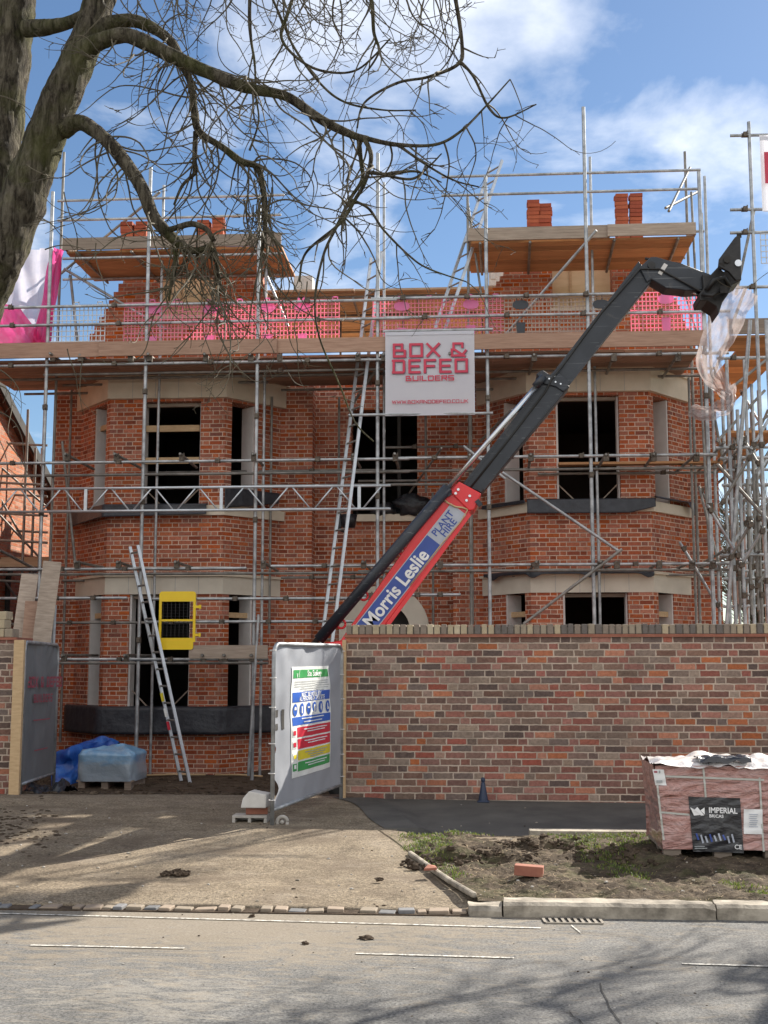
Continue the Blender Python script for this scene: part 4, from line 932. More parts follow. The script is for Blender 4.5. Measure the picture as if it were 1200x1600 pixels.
for a, b in ((fz[1], fz[2]), (fz[3], fz[4])):
    g = MB()
    for i in range(1, 9): x = x0 + W * i / 9; g.box((x, yq + .015, (a + b) / 2), (.006, .006, b - a))
    for i in range(1, 6): z = a + (b - a) * i / 6; g.box(((x0 + x1) / 2, yq + .02, z), (W - .08, .006, .006))
    obj('mesh', g, M['iron'], gt)
for v in (948, 992): p = q(309, v); g = MB(); g.span(x1, x1 + .07, yq + .005, yq + .03, p.z - .02, p.z + .02); g.tube((x1 + .07, yq + .015, p.z - .03), (x1 + .07, yq + .015, p.z + .03), .018, 8); obj('hinge', g, M['yellow'], gt)
# builders' banner
yb_ = YS - .17; A = P(602, 519, yb_); B = P(741, 519, yb_); zbn = Z(650, yb_)
bn = thing('banner', "grey white builders' banner tied to the scaffold over the porch, lettered in red", 'banner', ((A.x + B.x) / 2, yb_, zbn))
zbt = (Z(520, yb_, 602) + Z(517, yb_, 741)) / 2
g = MB(); g.grid(lambda s, t: (A.x + (B.x - A.x) * s, yb_ + .008 * math.sin(s * 9) * (1 - t), zbn + (zbt - zbn) * t), 30, 6); sh = obj('sheet', g, M['banner'], bn, smooth=True)
g = MB(); g.span(A.x, B.x, yb_ - .008, yb_ + .03, zbt - .05, zbt + .005); obj('hem', g, M['banner'], bn)
bw, bh = B.x - A.x, zbt - zbn; cx_ = (A.x + B.x) / 2; XD, YD = (1, 0, 0), (0, 0, 1); yo = yb_ - .016
for k, (mt, dx_, dz_, dp) in enumerate((('banner_shadow', .009, -.009, 0), ('banner_red', 0, 0, .006))):
    g = MB()
    blocks(g, 'BOX', bh * .17, bw * .53, (cx_ - bw * .15 + dx_, yo, zbt - bh * .222 + dz_), XD, YD, .039, dp, .09); blocks(g, '&', bh * .17, bw * .18, (cx_ + bw * .325 + dx_, yo, zbt - bh * .222 + dz_), XD, YD, .036, dp)
    blocks(g, 'DEFEO', bh * .17, bw * .85, (cx_ + dx_, yo, zbt - bh * .415 + dz_), XD, YD, .039, dp, .09)
    obj('lettering', g, M[mt], bn)
g = MB(); blocks(g, 'BUILDERS', bh * .065, bw * .54, (cx_, yo, zbt - bh * .56), XD, YD, .018, .004, .034); obj('lettering', g, M['banner_red'], bn)
g = MB(); blocks(g, 'WWW.BOXANDDEFEO.CO.UK', bh * .042, bw * .85, (cx_, yo, zbt - bh * .84), XD, YD, .010, .004, .016); obj('lettering', g, M['banner_red'], bn)
# pink and white debris netting at the left end
def netsheet(name, pts, nu, nv, mat, label, wob=.12, seed=0, loc=None):
    g = MB(); a, b, c, d = [Vector(p) for p in pts]
    g.grid(lambda s, t: (a.lerp(b, s).lerp(d.lerp(c, s), t)) + Vector((.02 * noise.noise(Vector((s * 14, t * 3, seed))), wob * noise.noise(Vector((s * 7, t * 2.2, seed + 2))) + .04 * noise.noise(Vector((s * 25, t * 3, seed))), 0)), nu, nv)
    return solo(name, g, M[mat], label, 'netting', a, 'debris netting on the left end of the scaffold', smooth=True)
yn = 20.3
netsheet('debris_net', [P(-60, 390, yn), P(84, 388, yn), P(80, 545, yn - .2), P(-60, 545, yn)], 40, 24, 'net_white', 'white debris sheet at the left end of the scaffold behind the tree', .15, 1)
netsheet('debris_net', [P(-60, 470, yn - .3), P(30, 478, yn - .3), P(78, 546, yn - .4), P(-60, 546, yn - .3)], 40, 20, 'net_pink', 'pink debris net gathered low on the main lift at the left edge', .25, 5)
netsheet('debris_net', [P(84, 389, yn - .3), P(100, 389, yn - .3), P(78, 545, yn - .5), P(48, 545, yn - .5)], 14, 30, 'net_pink', 'narrow pink strip of net twisted down a standard beside the white sheet', .2, 8)
# boards stored across the left gap and neighbour's scaffold behind
sc2 = thing('scaffold', 'darker scaffold in the gap between the two houses at the left edge', 'scaffold', (-8.3, 22, -.3))
for u, Y, v0 in ((38, 22.2, 640), (22, 24, 660), (52, 23.4, 700), (62, 25, 700)): p = P(u, 800, Y); tubep('standard', (p.x, Y, -.3), (p.x, Y, Z(v0, Y, u)), sc2, .026, 'galv_dull')
for v, Y in ((752, 22.2), (770, 23.4), (800, 22.2), (826, 23.4), (842, 22.2), (905, 22), (932, 23), (972, 22), (690, 23)): tubep('ledger', P(-40, v, Y), P(74, v + 6, Y), sc2, .024, 'galv_dull')
for a, b in (((-10, 720), (70, 790)), ((-5, 800), (70, 880)), ((5, 905), (55, 975)), ((-10, 760), (40, 850))): tubep('brace', P(*a, 22.6), P(*b, 23.2), sc2, .022, 'galv_dull')
for i in range(5): g = MB(); a = P(-30, 885 - i * 3, 22 + i * .23); g.box((a.x + .4, a.y, a.z), (2.0, .22, .04)); obj('scaffold_board', g, M['deck'], sc2)
# tower scaffold at the right edge
sc3 = thing('scaffold', 'dense tower of grey tubes and orange boards at the right edge of the house', 'scaffold', (5.2, 19, -.3))
for u, v0, vref, Y in ((1186, 190, 600, 18.2), (1158, 640, 800, 18.6), (1140, 560, 700, 18.8), (1172, 560, 800, 19.2), (1205, 500, 700, 18.2), (1178, 600, 700, 21), (1150, 610, 800, 22), (1192, 610, 800, 23), (1163, 700, 800, 24), (1135, 610, 800, 20.4), (1183, 640, 800, 25)):
    p = P(u, vref, Y); tubep('standard', (p.x, Y, -.3), (p.x, Y, Z(v0, Y, u)), sc3, .027, 'galv', (.3, .5))
tubep('brace', P(1172, 500, 18.3), P(1135, 985, 18.6), sc3, .03, 'galv'); tubep('brace', P(1120, 725, 18.4), P(1215, 830, 18.6), sc3, .027, 'galv_dull')
for a, b, Y in (((1205, 780), (1145, 985), 19), ((1125, 620), (1200, 560), 19.5), ((1110, 600), (1165, 450), 18.4), ((1200, 720), (1120, 860), 21), ((1130, 700), (1200, 650), 22), ((1200, 640), (1150, 760), 23), ((1150, 460), (1178, 330), 18.3), ((1120, 690), (1195, 610), 20), ((1140, 850), (1200, 780), 22.5)):
    tubep('brace', P(*a, Y), P(*b, Y + .4), sc3, .023, 'galv_dull')
for v, Y, u0 in ((212, 18.2, 1141), (328, 18.2, 1141), (364, 18.2, 1141), (449, 18.2, 1155), (560, 18.6, 1120), (700, 18.6, 1118), (716, 19.4, 1125), (735, 20.5, 1128), (758, 19, 1128), (780, 22, 1130), (800, 24, 1130), (868, 18.8, 1125), (880, 19.4, 1125), (893, 21, 1130), (905, 19, 1130), (930, 23, 1132), (948, 22, 1130), (720, 25, 1130), (760, 25.5, 1130), (830, 22.5, 1130)):
    tubep('ledger', P(u0, v, Y), P(1290, v - 3, Y), sc3, .024, 'galv', (.15,))
for v, Y in ((700, 18.6), (868, 18.8)):
    for u in (1128, 1146, 1162, 1185): a = P(u, v - 6, Y); tubep('transom', (a.x, Y - .15, a.z), (a.x + .3, 25, a.z), sc3, .023, 'galv_dull')
random.seed(31)
for k in range(16):
    Y = random.choice([18.4, 19.1, 20, 21.5, 23]); u = random.uniform(1118, 1200); v = random.uniform(600, 960); s_ = random.choice([-1, 1]); l = random.uniform(35, 110)
    tubep('brace', P(u, v, Y), P(u + s_ * l * .6, v - l, Y + random.uniform(-.3, .6)), sc3, .023, random.choice(['galv', 'galv_dull']), (.08, .9))
for k in range(9):
    Y = random.choice([18.9, 20.6, 22.4]); u = random.uniform(1128, 1200); p = P(u, 800, Y); tubep('standard', (p.x, Y, Z(random.uniform(930, 980), Y, u)), (p.x, Y, Z(random.uniform(610, 760), Y, u)), sc3, .022, 'galv_dull', (.2, .7))
bx0, bx1 = 4.7, 5.55
for i in range(26):
    y = 20.2 + i * .23; g = MB(); z = Z(498, 18.6) + .02
    g.span(bx0 - .3 if y < 21 else bx0, bx1, y, y + .225, z, z + .04); obj('scaffold_board', g, M['board'], sc3)
    if i % 1 == 0 and y > 21.4: g = MB(); z = Z(690, 22.0); g.span(bx0 - .1, bx1, y, y + .225, z, z + .04); obj('scaffold_board', g, M['board'], sc3)
g = MB(); g.span(bx0 - .35, bx1, 20.1, 20.14, Z(498, 18.6) + .06, Z(498, 18.6) + .32); obj('toe_board', g, M['plank_grey'], sc3)
gx = MB(); p = P(1186, 212, 18.1); p2 = P(1226, 330, 18.1)
gx.grid(lambda s, t: (p.x + (p2.x - p.x) * s, 18.08 + .02 * math.sin(s * 8), p2.z + (p.z - p2.z) * t), 10, 10)
b2 = thing('banner', 'grey sheet banner with a red letter at the top right edge, tied to the tower', 'banner', p); obj('sheet', gx, M['banner'], b2)
g = MB(); c = P(1203, 262, 18.05); blocks(g, 'B', .5, .26, (c.x + .05, 18.05, c.z), XD, YD, .12, .004); obj('lettering', g, M['banner_red'], b2)
guard(1188, 1260, 366, 425, 18.12, 'grey_wire', None, 'grey wire mesh guard on the tower under the grey banner', fine=.075)

# ---------------------------------------------------------------- telehandler behind the wall
YT = 15.6
th = thing('telehandler', 'red telehandler with black telescopic boom raised from behind the boundary wall', 'telehandler', (0.2, YT, -.3))
def T(u, v, y=YT): return P(u, v, y)
def slab(name, pix, y0, y1, mat, par=th, bevel=.012):
    g = MB(); pts = [T(u, v, y0) for u, v in pix]; g.prism(pts, (0, y1 - y0, 0)); return obj(name, g, M[mat], par, bevel=bevel)
base = slab('boom', [(492, 1016), (528, 1006), (705, 754), (752, 772), (735, 800), (603, 975), (590, 985), (560, 1030), (500, 1050)], YT, YT + .42, 'red')
slab('collar', [(703, 768), (717, 752), (752, 771), (741, 796), (733, 798), (728, 793)], YT - .03, YT + .45, 'red')
slab('telescopic_section', [(722, 757), (846, 598), (868, 578), (890, 604), (752, 770)], YT + .05, YT + .37, 'boom_black')
slab('telescopic_section', [(858, 590), (998, 408), (1021, 436), (884, 606)], YT + .1, YT + .32, 'boom_black')
br = slab('end_bracket', [(838, 584), (848, 578), (866, 590), (873, 583), (890, 596), (886, 608), (880, 612), (868, 604), (850, 600)], YT + .02, YT + .4, 'boom_black')
for u, v in ((858, 592), (868, 597), (876, 600), (866, 588)): g = MB(); c = T(u, v, YT + .02); g.tube(c, c - Vector((0, .012, 0)), .012, 8); obj('bolt', g, M['chrome'], br)
col = [o for o in th.children if o.name.startswith('collar')][0]
for u, v in ((716, 765), (712, 771), (734, 775), (729, 782)): g = MB(); c = T(u, v, YT - .03); g.tube(c, c - Vector((0, .015, 0)), .018, 8); obj('bolt', g, M['chrome'], col)
g = MB(); g.path([T(498, 1000, YT - .03), T(700, 762, YT - .03)], .075, 14); hc = obj('hydraulic_cylinder', g, M['boom_black'], th, smooth=True)
g = MB(); g.path([T(697, 766, YT - .03), T(843, 598, YT - .03)], .034, 12); obj('piston_rod', g, M['chrome'], hc, smooth=True)
g = MB(); g.path([T(836, 604, YT - .03), T(850, 588, YT - .03)], .05, 12); obj('rod_end', g, M['boom_black'], hc, smooth=True)
for k, o_ in enumerate((0, .05, .09)):
    g = MB(); g.path([T(494 - k * 3, 1004 + k, YT + .1 + o_), T(600 - k * 2, 876 + k * 2, YT + .12 + o_), T(697, 768, YT + .1 + o_)], .022, 8); obj('hose', g, M['rubber'], hc, smooth=True)
for u, v in ((568, 931), (626, 859), (533, 975)):
    g = MB(); c = T(u, v, YT + .02); g.path([c + Vector((.055 * math.cos(a), 0, .055 * math.sin(a))) for a in [2 * math.pi * i / 14 for i in range(15)]], .016, 6); obj('lifting_ring', g, M['red'], base, smooth=True)
g = MB(); g.path([T(694, 781, YT - .02), T(700, 786, YT - .02), T(712, 792, YT - .02), T(722, 793, YT - .02), T(730, 796, YT - .02)], .012, 6); g.path([T(731, 796, YT - .02), T(720, 815, YT - .02), T(690, 850, YT - .02), T(640, 915, YT - .02)], .008, 6); obj('cable', g, M['timber'], base, smooth=True)
# wear pads, flanges and hoses on the boom
for (p0_, p1_), y_ in ((((726, 756), (846, 602)), YT + .046), (((755, 764), (884, 600)), YT + .046), (((862, 588), (998, 412)), YT + .094), (((887, 602), (1019, 432)), YT + .094)):
    g = MB(); g.bar(T(*p0_, y_), T(*p1_, y_), .008, .035, up=(.8, 0, .6)); obj('flange', g, M['boom_black'], th)
g = MB(); g.path([T(735, 762, YT + .04), T(800, 680, YT + .035), T(852, 612, YT + .035), T(862, 592, YT + .0), T(880, 570, YT + .08), T(940, 488, YT + .085), T(1000, 420, YT + .05), T(1030, 420, YT + .04), T(1095, 455, YT + .03), T(1118, 468, YT - .02)], .014, 8); obj('hose', g, M['rubber'], th, smooth=True)
g = MB(); g.path([T(1008, 404, YT + .2), T(1060, 412, YT + .22), T(1112, 432, YT + .2)], .016, 8); g.path([T(1098, 456, YT + .0), T(1112, 440, YT - .06), T(1130, 434, YT - .08), T(1142, 448, YT - .03)], .013, 8); obj('hose', g, M['rubber'], th, smooth=True)
for u, v in ((700, 770), (748, 786)): g = MB(); c = T(u, v, YT - .03); g.box(c, (.06, .05, .09), Matrix.Rotation(R(-38), 3, 'Y')); obj('wear_pad', g, M['boom_black'], th)
g = MB(); g.bar(T(606, 976, YT - .004), T(734, 803, YT - .004), .008, .05, up=(.8, 0, .6)); g.bar(T(536, 1000, YT - .004), T(704, 760, YT - .004), .008, .03, up=(.8, 0, .6)); obj('flange', g, M['red'], base)
# sticker: blue name panel with a grey end
def along(p, q, k): return (p[0] + (q[0] - p[0]) * k, p[1] + (q[1] - p[1]) * k)
sA, sB = (554, 980), (706, 787); pr = (20.5, 16.2)        # left edge of the panel and its width, in pixels
a, b = T(*sA, YT - .003), T(*sB, YT - .003); xd = (b - a).normalized(); yd = -(T(sA[0] + 30, sA[1] + 23, YT - .003) - a); yd = (yd - xd * yd.dot(xd)).normalized()
wdt = .225; Ls = (b - a).length; nrm = xd.cross(yd)
def strip(s0, s1, t0, t1, m, nm, par, d=0.0): g = MB(); g.face(*[a + xd * (Ls * s) - yd * (wdt * t) + nrm * d for s, t in ((s0, t0), (s0, t1), (s1, t1), (s1, t0))]); return obj(nm, g, M[m], par)
strip(-.3, 1, -.05, 1.05, 'sticker_grey', 'name_panel', base, .001); strip(-.3, .745, .0, 1, 'sticker_blue', 'name_panel', base, .004)
c = a + xd * (Ls * .355) - yd * (wdt * .52)
text('lettering', 'Morris Leslie', .245, M['white'], base, c, xd, yd, bold=.006, sx=.93, depth=.008)
c = a + xd * (Ls * .865) - yd * (wdt * .3)
text('lettering', 'PLANT', .125, M['sticker_blue'], base, c, xd, yd, bold=.002, depth=.005); text('lettering', 'HIRE', .125, M['sticker_blue'], base, c - yd * (wdt * .42), xd, yd, bold=.002, depth=.005)
slab('boom_foot', [(560, 1000), (585, 950), (612, 935), (606, 985), (600, 1000)], YT + .02, YT + .4, 'red')
q8 = lambda X_, Y_: (1000 + X_ / 5.335, 340 + Y_ / 5.335)
jib = slab('boom_head', [q8(*p) for p in ((-5, 415), (85, 332), (95, 326), (140, 326), (330, 384), (600, 482), (545, 600), (380, 608), (345, 600), (220, 588), (95, 512), (60, 540))], YT + .06, YT + .36, 'boom_black')
g = MB(); c = T(*q8(190, 430), YT + .055); dd = (T(*q8(215, 390), YT + .055) - T(*q8(165, 470), YT + .055)).normalized(); g.bar(c - dd * .08, c + dd * .08, .055, .01, up=(0, 1, 0)); obj('data_plate', g, M['white_board'], jib)
g = MB(); c = T(*q8(95, 400), YT + .06); g.tube(c, c - Vector((0, .03, 0)), .05, 14); obj('pivot_pin', g, M['iron'], jib)
g = MB(); g.tube(T(*q8(380, 592), YT + .2), T(*q8(520, 660), YT + .2), .028, 10); obj('tilt_ram', g, M['chrome'], jib, smooth=True)
car = slab('carriage', [q8(*p) for p in ((520, 470), (585, 480), (655, 405), (700, 450), (760, 410), (800, 470), (845, 520), (770, 560), (735, 640), (690, 700), (655, 808), (640, 740), (560, 690), (500, 692), (492, 640), (530, 590))], YT - .02, YT + .44, 'iron')
slab('carriage_plate', [q8(*p) for p in ((655, 405), (662, 340), (790, 165), (812, 148), (838, 150), (846, 518), (800, 520), (742, 450))], YT - .3, YT - .24, 'iron', bevel=.006)
slab('carriage_plate', [q8(*p) for p in ((655, 405), (662, 340), (790, 165), (812, 148), (838, 150), (846, 518), (800, 520), (742, 450))], YT + .6, YT + .66, 'iron', bevel=.006)
g = MB(); g.bar(T(*q8(826, 150), YT - .3), T(*q8(826, 150), YT + .66), .06, .06); g.bar(T(*q8(700, 600), YT - .3), T(*q8(700, 600), YT + .66), .09, .09); g.bar(T(*q8(680, 400), YT - .3), T(*q8(680, 400), YT + .66), .07, .07); obj('cross_bar', g, M['iron'], car)
g = MB(); c = T(*q8(725, 352), YT - .31); g.tube(c, c + Vector((0, -.02, 0)), .045, 12); obj('pivot_pin', g, M['dark'], car)
g = MB(); c = T(*q8(818, 380), YT - .31); g.tube(c, c + Vector((0, -.012, 0)), .045, 12); obj('lock_pin', g, M['chrome'], car)
g = MB(); g.path([T(*q8(560, 600), YT - .05), T(*q8(620, 520), YT - .12), T(*q8(700, 500), YT - .1), T(*q8(740, 560), YT - .04)], .03, 8); g.path([T(*q8(520, 640), YT - .05), T(*q8(600, 650), YT - .14), T(*q8(680, 610), YT - .1)], .025, 8); obj('hose', g, M['rubber'], car, smooth=True)
# low chassis, hidden by the wall from the street
cx0 = T(500, 1000).x
g = MB(); g.prism([(cx0 - .2, YT - .1, .35), (cx0 - .2, YT - .1, 1.75), (cx0 + .5, YT - .1, 1.85), (cx0 + 1.0, YT - .1, 1.0), (cx0 + 4.3, YT - .1, 1.0), (cx0 + 4.5, YT - .1, .35)], (0, 1.6, 0)); obj('chassis', g, M['red'], th, bevel=.04)
g = MB(); g.prism([(cx0 + 1.3, YT + .75, .9), (cx0 + 1.4, YT + .75, 1.9), (cx0 + 2.5, YT + .75, 1.9), (cx0 + 2.9, YT + .75, .9)], (0, .75, 0)); obj('cab', g, M['iron'], th, bevel=.05)
for wx in (cx0 + .6, cx0 + 3.6):
    for wy in (YT - .25, YT + 1.65):
        g = MB(); n = 28
        for r0, r1, h0, h1 in ((.22, .5, -.19, .19),):
            prof = [(.24, -.17), (.42, -.19), (.5, -.14), (.5, .14), (.42, .19), (.24, .17)]
            g.grid(lambda s, t: (wx + (lambda pr: pr[0])(prof[min(5, round(t * 5))]) * math.cos(2 * math.pi * s), wy + prof[min(5, round(t * 5))][1], .2 + prof[min(5, round(t * 5))][0] * math.sin(2 * math.pi * s)), n, 5)
        wo = obj('wheel', g, M['rubber'], th, smooth=True); g = MB(); g.tube((wx, wy - .12, .2), (wx, wy + .12, .2), .25, 20); obj('rim', g, M['white_board'], wo)
# plastic wrap trailing from the carriage and scaffold
def ribbon(name, cl, wid, nu, label, seed, mat='film', grp='torn plastic wrap caught on the scaffold'):
    g = MB(); cl = [Vector(c) for c in cl]; n = len(cl) - 1
    def ev(s):
        k = min(n - 1, int(s * n)); f = s * n - k
        p0 = cl[max(0, k - 1)]; p1 = cl[k]; p2 = cl[k + 1]; p3 = cl[min(n, k + 2)]
        return .5 * ((2 * p1) + (p2 - p0) * f + (2 * p0 - 5 * p1 + 4 * p2 - p3) * f * f + (3 * p1 - p0 - 3 * p2 + p3) * f ** 3)
    def f(s, t):
        p = ev(t); d = (ev(min(1, t + .02)) - ev(max(0, t - .02))).normalized(); sd = d.cross(Vector((0, 1, 0))).normalized()
        k = min(n - 1, int(t * n)); fw = wid[k] + (wid[min(n, k + 1)] - wid[k]) * (t * n - k)
        e = .35 * noise.noise(Vector((t * 6, s * .6, seed)))
        return p + sd * fw * (s - .5 + e * .3) + Vector((0, .14 * noise.noise(Vector((s * 4, t * 7, seed))) + .06 * noise.noise(Vector((s * 11, t * 4, seed + 3))), .05 * noise.noise(Vector((s * 5, t * 9, seed + 7)))))
    g.grid(f, 22, nu); return solo(name, g, M[mat], label, 'plastic wrap', cl[0], grp, smooth=True)
yw = 17.6
ribbon('plastic_wrap', [P(1165, 450, yw), P(1140, 490, yw), P(1118, 535, yw), P(1108, 565, yw), P(1120, 595, yw + .2), P(1138, 620, yw + .3)], [.38, .5, .42, .4, .3, .12], 70, 'long translucent pinkish plastic wrap hanging below the telehandler boom head', 3)
ribbon('plastic_wrap', [P(1142, 600, 18.3), P(1138, 625, 18.3), P(1115, 645, 18.4), P(1078, 642, 18.6)], [.15, .22, .24, .18], 44, 'lower pale end of plastic wrap blown flat towards the right bay', 6)

# ---------------------------------------------------------------- boundary wall, pier, posts
YW = 13.75
bw_ = thing('boundary_wall', 'tall boundary wall of mixed brown and red reclaimed bricks with brick on edge coping', 'wall', (1, YW, 0))
wx0, wx1 = X(540, YW, 1000), 9.0
zc0 = P(700, 991, YW).z
g = MB(); wallp(g, (wx0, YW), (wx1, YW), -.5, zc0 - .035, t=.23); obj('wall', g, M['wall_brick'], bw_)
g = MB(); g.span(wx0 - .015, wx1, YW - .03, YW + .26, zc0 - .034, zc0 - .018); g.span(wx0 - .01, wx1, YW - .018, YW + .25, zc0 - .017, zc0 - .002); obj('tile_course', g, M['tile_red'], bw_)
M['mortar_dark'] = noisy('mortar_dark', (.09, .078, .065), (.16, .14, .115), 9, .95)
random.seed(3); x = wx0; capm = MB(); caps = [M['cap'][i] for i in range(5)]
while x < wx1:
    wd = random.uniform(.070, .080); capm.mi = random.choice([0, 0, 3, 1, 4, 2, 0] if x < .3 else [1, 4, 2, 2, 0, 4, 1])
    h = random.uniform(.104, .114); capm.box((x + wd / 2, YW + .115, zc0 + h / 2), (wd - random.uniform(.010, .017), .232 + random.uniform(-.008, .008), h), Matrix.Rotation(random.uniform(-.03, .03), 3, 'Y')); x += wd
obj('coping', capm, caps, bw_, bevel=.006)
g = MB(); g.span(wx0 + .01, wx1, YW + .01, YW + .22, zc0, zc0 + .080); obj('coping_mortar', g, M['mortar_dark'], bw_)
# left pier
yl_ = 13.95; px1 = X(24, yl_, 1100); pw = thing('gate_pier', 'stepped brick gate pier with pale brick caps cut by the left edge', 'pier', (px1 - .3, yl_, 0))
zt = P(10, 1000, yl_).z
g = MB(); wallp(g, (px1 - .8, yl_), (px1 - .02, yl_), -.4, zt, t=.5); obj('wall', g, M['wall_brick'], pw)
g = MB(); g.span(px1 - .85, px1, yl_ - .03, yl_ + .5, zt + .001, zt + .03); obj('tile_course', g, M['tile_red'], pw)
g = MB(); x = px1 - .85; k = 0
for n_, (zz0, nb_) in enumerate(((zt + .032, 6), (zt + .14, 4), (zt + .245, 2))):
    for j in range(nb_):
        g.mi = random.choice([0, 3, 0, 1]); xx = px1 - .24 + .105 * (-j) - .02 * n_ + (.12 if n_ == 0 else 0); g.box((xx, yl_ + .12 + .1 * n_, zz0 + .05), (.098, .22, .1), Matrix.Rotation(random.uniform(-.04, .04), 3, 'Y'))
obj('cap', g, caps, pw, bevel=.008)
g = MB(); wallp(g, (-14, yl_ + .1), (px1 - .8, yl_ + .1), -.4, zt - .1, t=.25); obj('side_wall', g, M['wall_brick'], pw)
def post(u0, v0, u1, v1, Y, label, name='timber_post'):
    a = P((u0 + u1) / 2, v1, Y); b = P((u0 + u1) / 2, v0, Y); wd = X(u1, Y, v1) - X(u0, Y, v1); g = MB(); g.span(a.x - wd / 2, a.x + wd / 2, Y - .03, Y + .04, a.z - .1, b.z); solo(name, g, M['timber'], label, 'post', a, 'timber gate posts', bevel=.004)
post(14, 1000, 30, 1248, 13.86, 'yellow timber post against the left pier'); post(534, 1000, 540, 1255, 13.7, 'thin timber post at the end of the boundary wall beside the sign panel')

# ---------------------------------------------------------------- site fence panels
def fence(p_near, p_far, ztop_n, ztop_f, zbot_n, zbot_f, name, label, mat, seed, outward):
    A_, B_ = Vector(p_near), Vector(p_far); d = Vector((B_.x - A_.x, B_.y - A_.y, 0)); Ln = d.length; d.normalize(); nn_ = Vector((d.y, -d.x, 0)) * outward
    t = thing(name, label, 'fence panel', A_); r = .11
    P2 = lambda s, zt_: A_ + d * (Ln * s) + Vector((0, 0, zt_ - A_.z))
    tz = lambda s: ztop_n + (ztop_f - ztop_n) * s; bz = lambda s: zbot_n + (zbot_f - zbot_n) * s
    pts = [P2(0, A_.z + .03)] + [P2(0, tz(0) - r)]
    for i in range(1, 7): q = math.pi / 2 * i / 6; pts.append(P2(r / Ln * (1 - math.cos(q)), tz(0) - r + r * math.sin(q)))
    for i in range(0, 7): q = math.pi / 2 * (1 - i / 6); pts.append(P2(1 - r / Ln * (1 - math.cos(q)), tz(1) - r + r * math.sin(q)))
    pts.append(P2(1, B_.z + .02)); g = MB(); g.path(pts, .021, 10); g.tube(P2(0, bz(0)), P2(1, bz(1)), .017, 8); obj('frame', g, M['galv'], t, smooth=True)
    def surf(s, t_, off=0.0):
        p = P2(s, bz(s) + (tz(s) - .015 - bz(s)) * t_)
        wv = .05 * noise.noise(Vector((s * 2.2, t_ * 1.7, seed))) * math.sin(math.pi * min(1, s * 1.02)) + .012 * noise.noise(Vector((s * 9, t_ * 3, seed))) + .03 * noise.noise(Vector((s * 5 + t_ * 4, (s - t_) * 6, seed + 4))) * t_ ** 1.5 + .02 * math.sin(11 * s - 3 * t_) * (1 - s) ** 2 * (.4 + .6 * abs(noise.noise(Vector((1, t_ * 4, seed)))))
        return p + nn_ * (wv + off)
    return t, surf, d, nn_
pn = G(425, 1297, -.06); pf = Vector((X(533, 13.6, 1245), 13.6, .0))
zt_n = PX(426, 1006, pn.x).z if False else P(430, 1006, pn.y).z; zt_f = P(530, 1009, 13.6).z; zb_n = P(430, 1266, pn.y).z; zb_f = P(532, 1226, 13.6).z
fp, surf, fd, fn = fence(pn, pf, zt_n, zt_f, zb_n, zb_f, 'fence_panel', 'grey sheeted site fence panel with the safety poster, standing open at the wall end', 'sheet_grey', 2, 1)
def sheet(mb, s0, s1, t0, t1, off=0.0, nu=30, nv=40): mb.grid(lambda a, b: surf(s0 + (s1 - s0) * a, t0 + (t1 - t0) * b, off), nu, nv); return mb
# tears along the near edge: the sheet starts a little way in where it has pulled off the frame
g = MB()
def tear(t):
    return max(.012, .075 * math.exp(-((t - .12) / .07) ** 2) + .06 * math.exp(-((t - .36) / .05) ** 2) + .035 * math.exp(-((t - .72) / .06) ** 2))
g.grid(lambda a, b: surf(tear(b) + (.985 - tear(b)) * a, b), 46, 60); obj('sheet', g, M['sheet_grey'], fp, smooth=True)
for t0, t1, s0, s1 in ((.475, .515, .04, .075), (.555, .60, .035, .08), (.475, .60, .115, .145)):
    g = MB(); sheet(g, s0, s1, t0, t1, .004, 3, 3); obj('tear', g, M['dark'], fp)
for t_ in (.97, .8, .62, .4, .22, .06):
    for s in (0.0, 1.0): g = MB(); p = surf(s, t_); g.path([p + Vector((.03 * math.cos(a), .03 * math.sin(a), 0)) for a in [2 * math.pi * i / 10 for i in range(11)]], .005, 5); obj('tie', g, M['white_board'], fp)
# the poster
pos = MB(); S0, S1, T0, T1 = .235, .80, .155, .865
po_ = obj('poster', sheet(pos, S0, S1, T0, T1, .006, 24, 40), M['p_white'], fp, smooth=True)
def prect(a, b, c, e, m, nm='poster_band', off=.009, nu=10, nv=4): g = MB(); sheet(g, S0 + (S1 - S0) * a, S0 + (S1 - S0) * b, T1 - (T1 - T0) * e, T1 - (T1 - T0) * c, off, nu, nv); return obj(nm, g, M[m], po_, smooth=True)
def pline(a, b, c, h, m, off=.013): return prect(a, b, c, c + h, m, 'small_print', off, 6, 1)
def ptext(body, a, c, size, m, off=.013, sx=1.0):
    s = S0 + (S1 - S0) * a; t_ = T1 - (T1 - T0) * c
    o = text('lettering', body, size, M[m], po_, (0, 0, 0), (1, 0, 0), (0, 0, 1), bold=.0015, sx=sx, depth=0)
    Lw = (surf(1, .5) - surf(0, .5)).length; Lh = (surf(.5, 1) - surf(.5, 0)).length; base = wloc(po_)
    for v in o.data.vertices: q_ = v.co + base; v.co = surf(s + q_.x / Lw, t_ + q_.z / Lh, off) - base
    return o
prect(.03, .97, .03, .105, 'p_green'); ptext('Site Safety', .58, .068, .085, 'p_white', sx=1.0); ptext('/', .2, .068, .10, 'p_white'); ptext('v', .14, .075, .09, 'p_white')
for k, (a, b) in enumerate(((.07, .93), (.07, .9), (.07, .95), (.2, .9), (.3, .8))): pline(a, b, .135 + k * .022, .006, 'p_grey')
prect(.03, .97, .235, .325, 'p_blue'); ptext('MUST BE WORN BY', .5, .262, .060, 'p_white', sx=1.0); ptext('ALL PERSONNEL ON THIS SITE', .5, .300, .060, 'p_white', sx=.8)
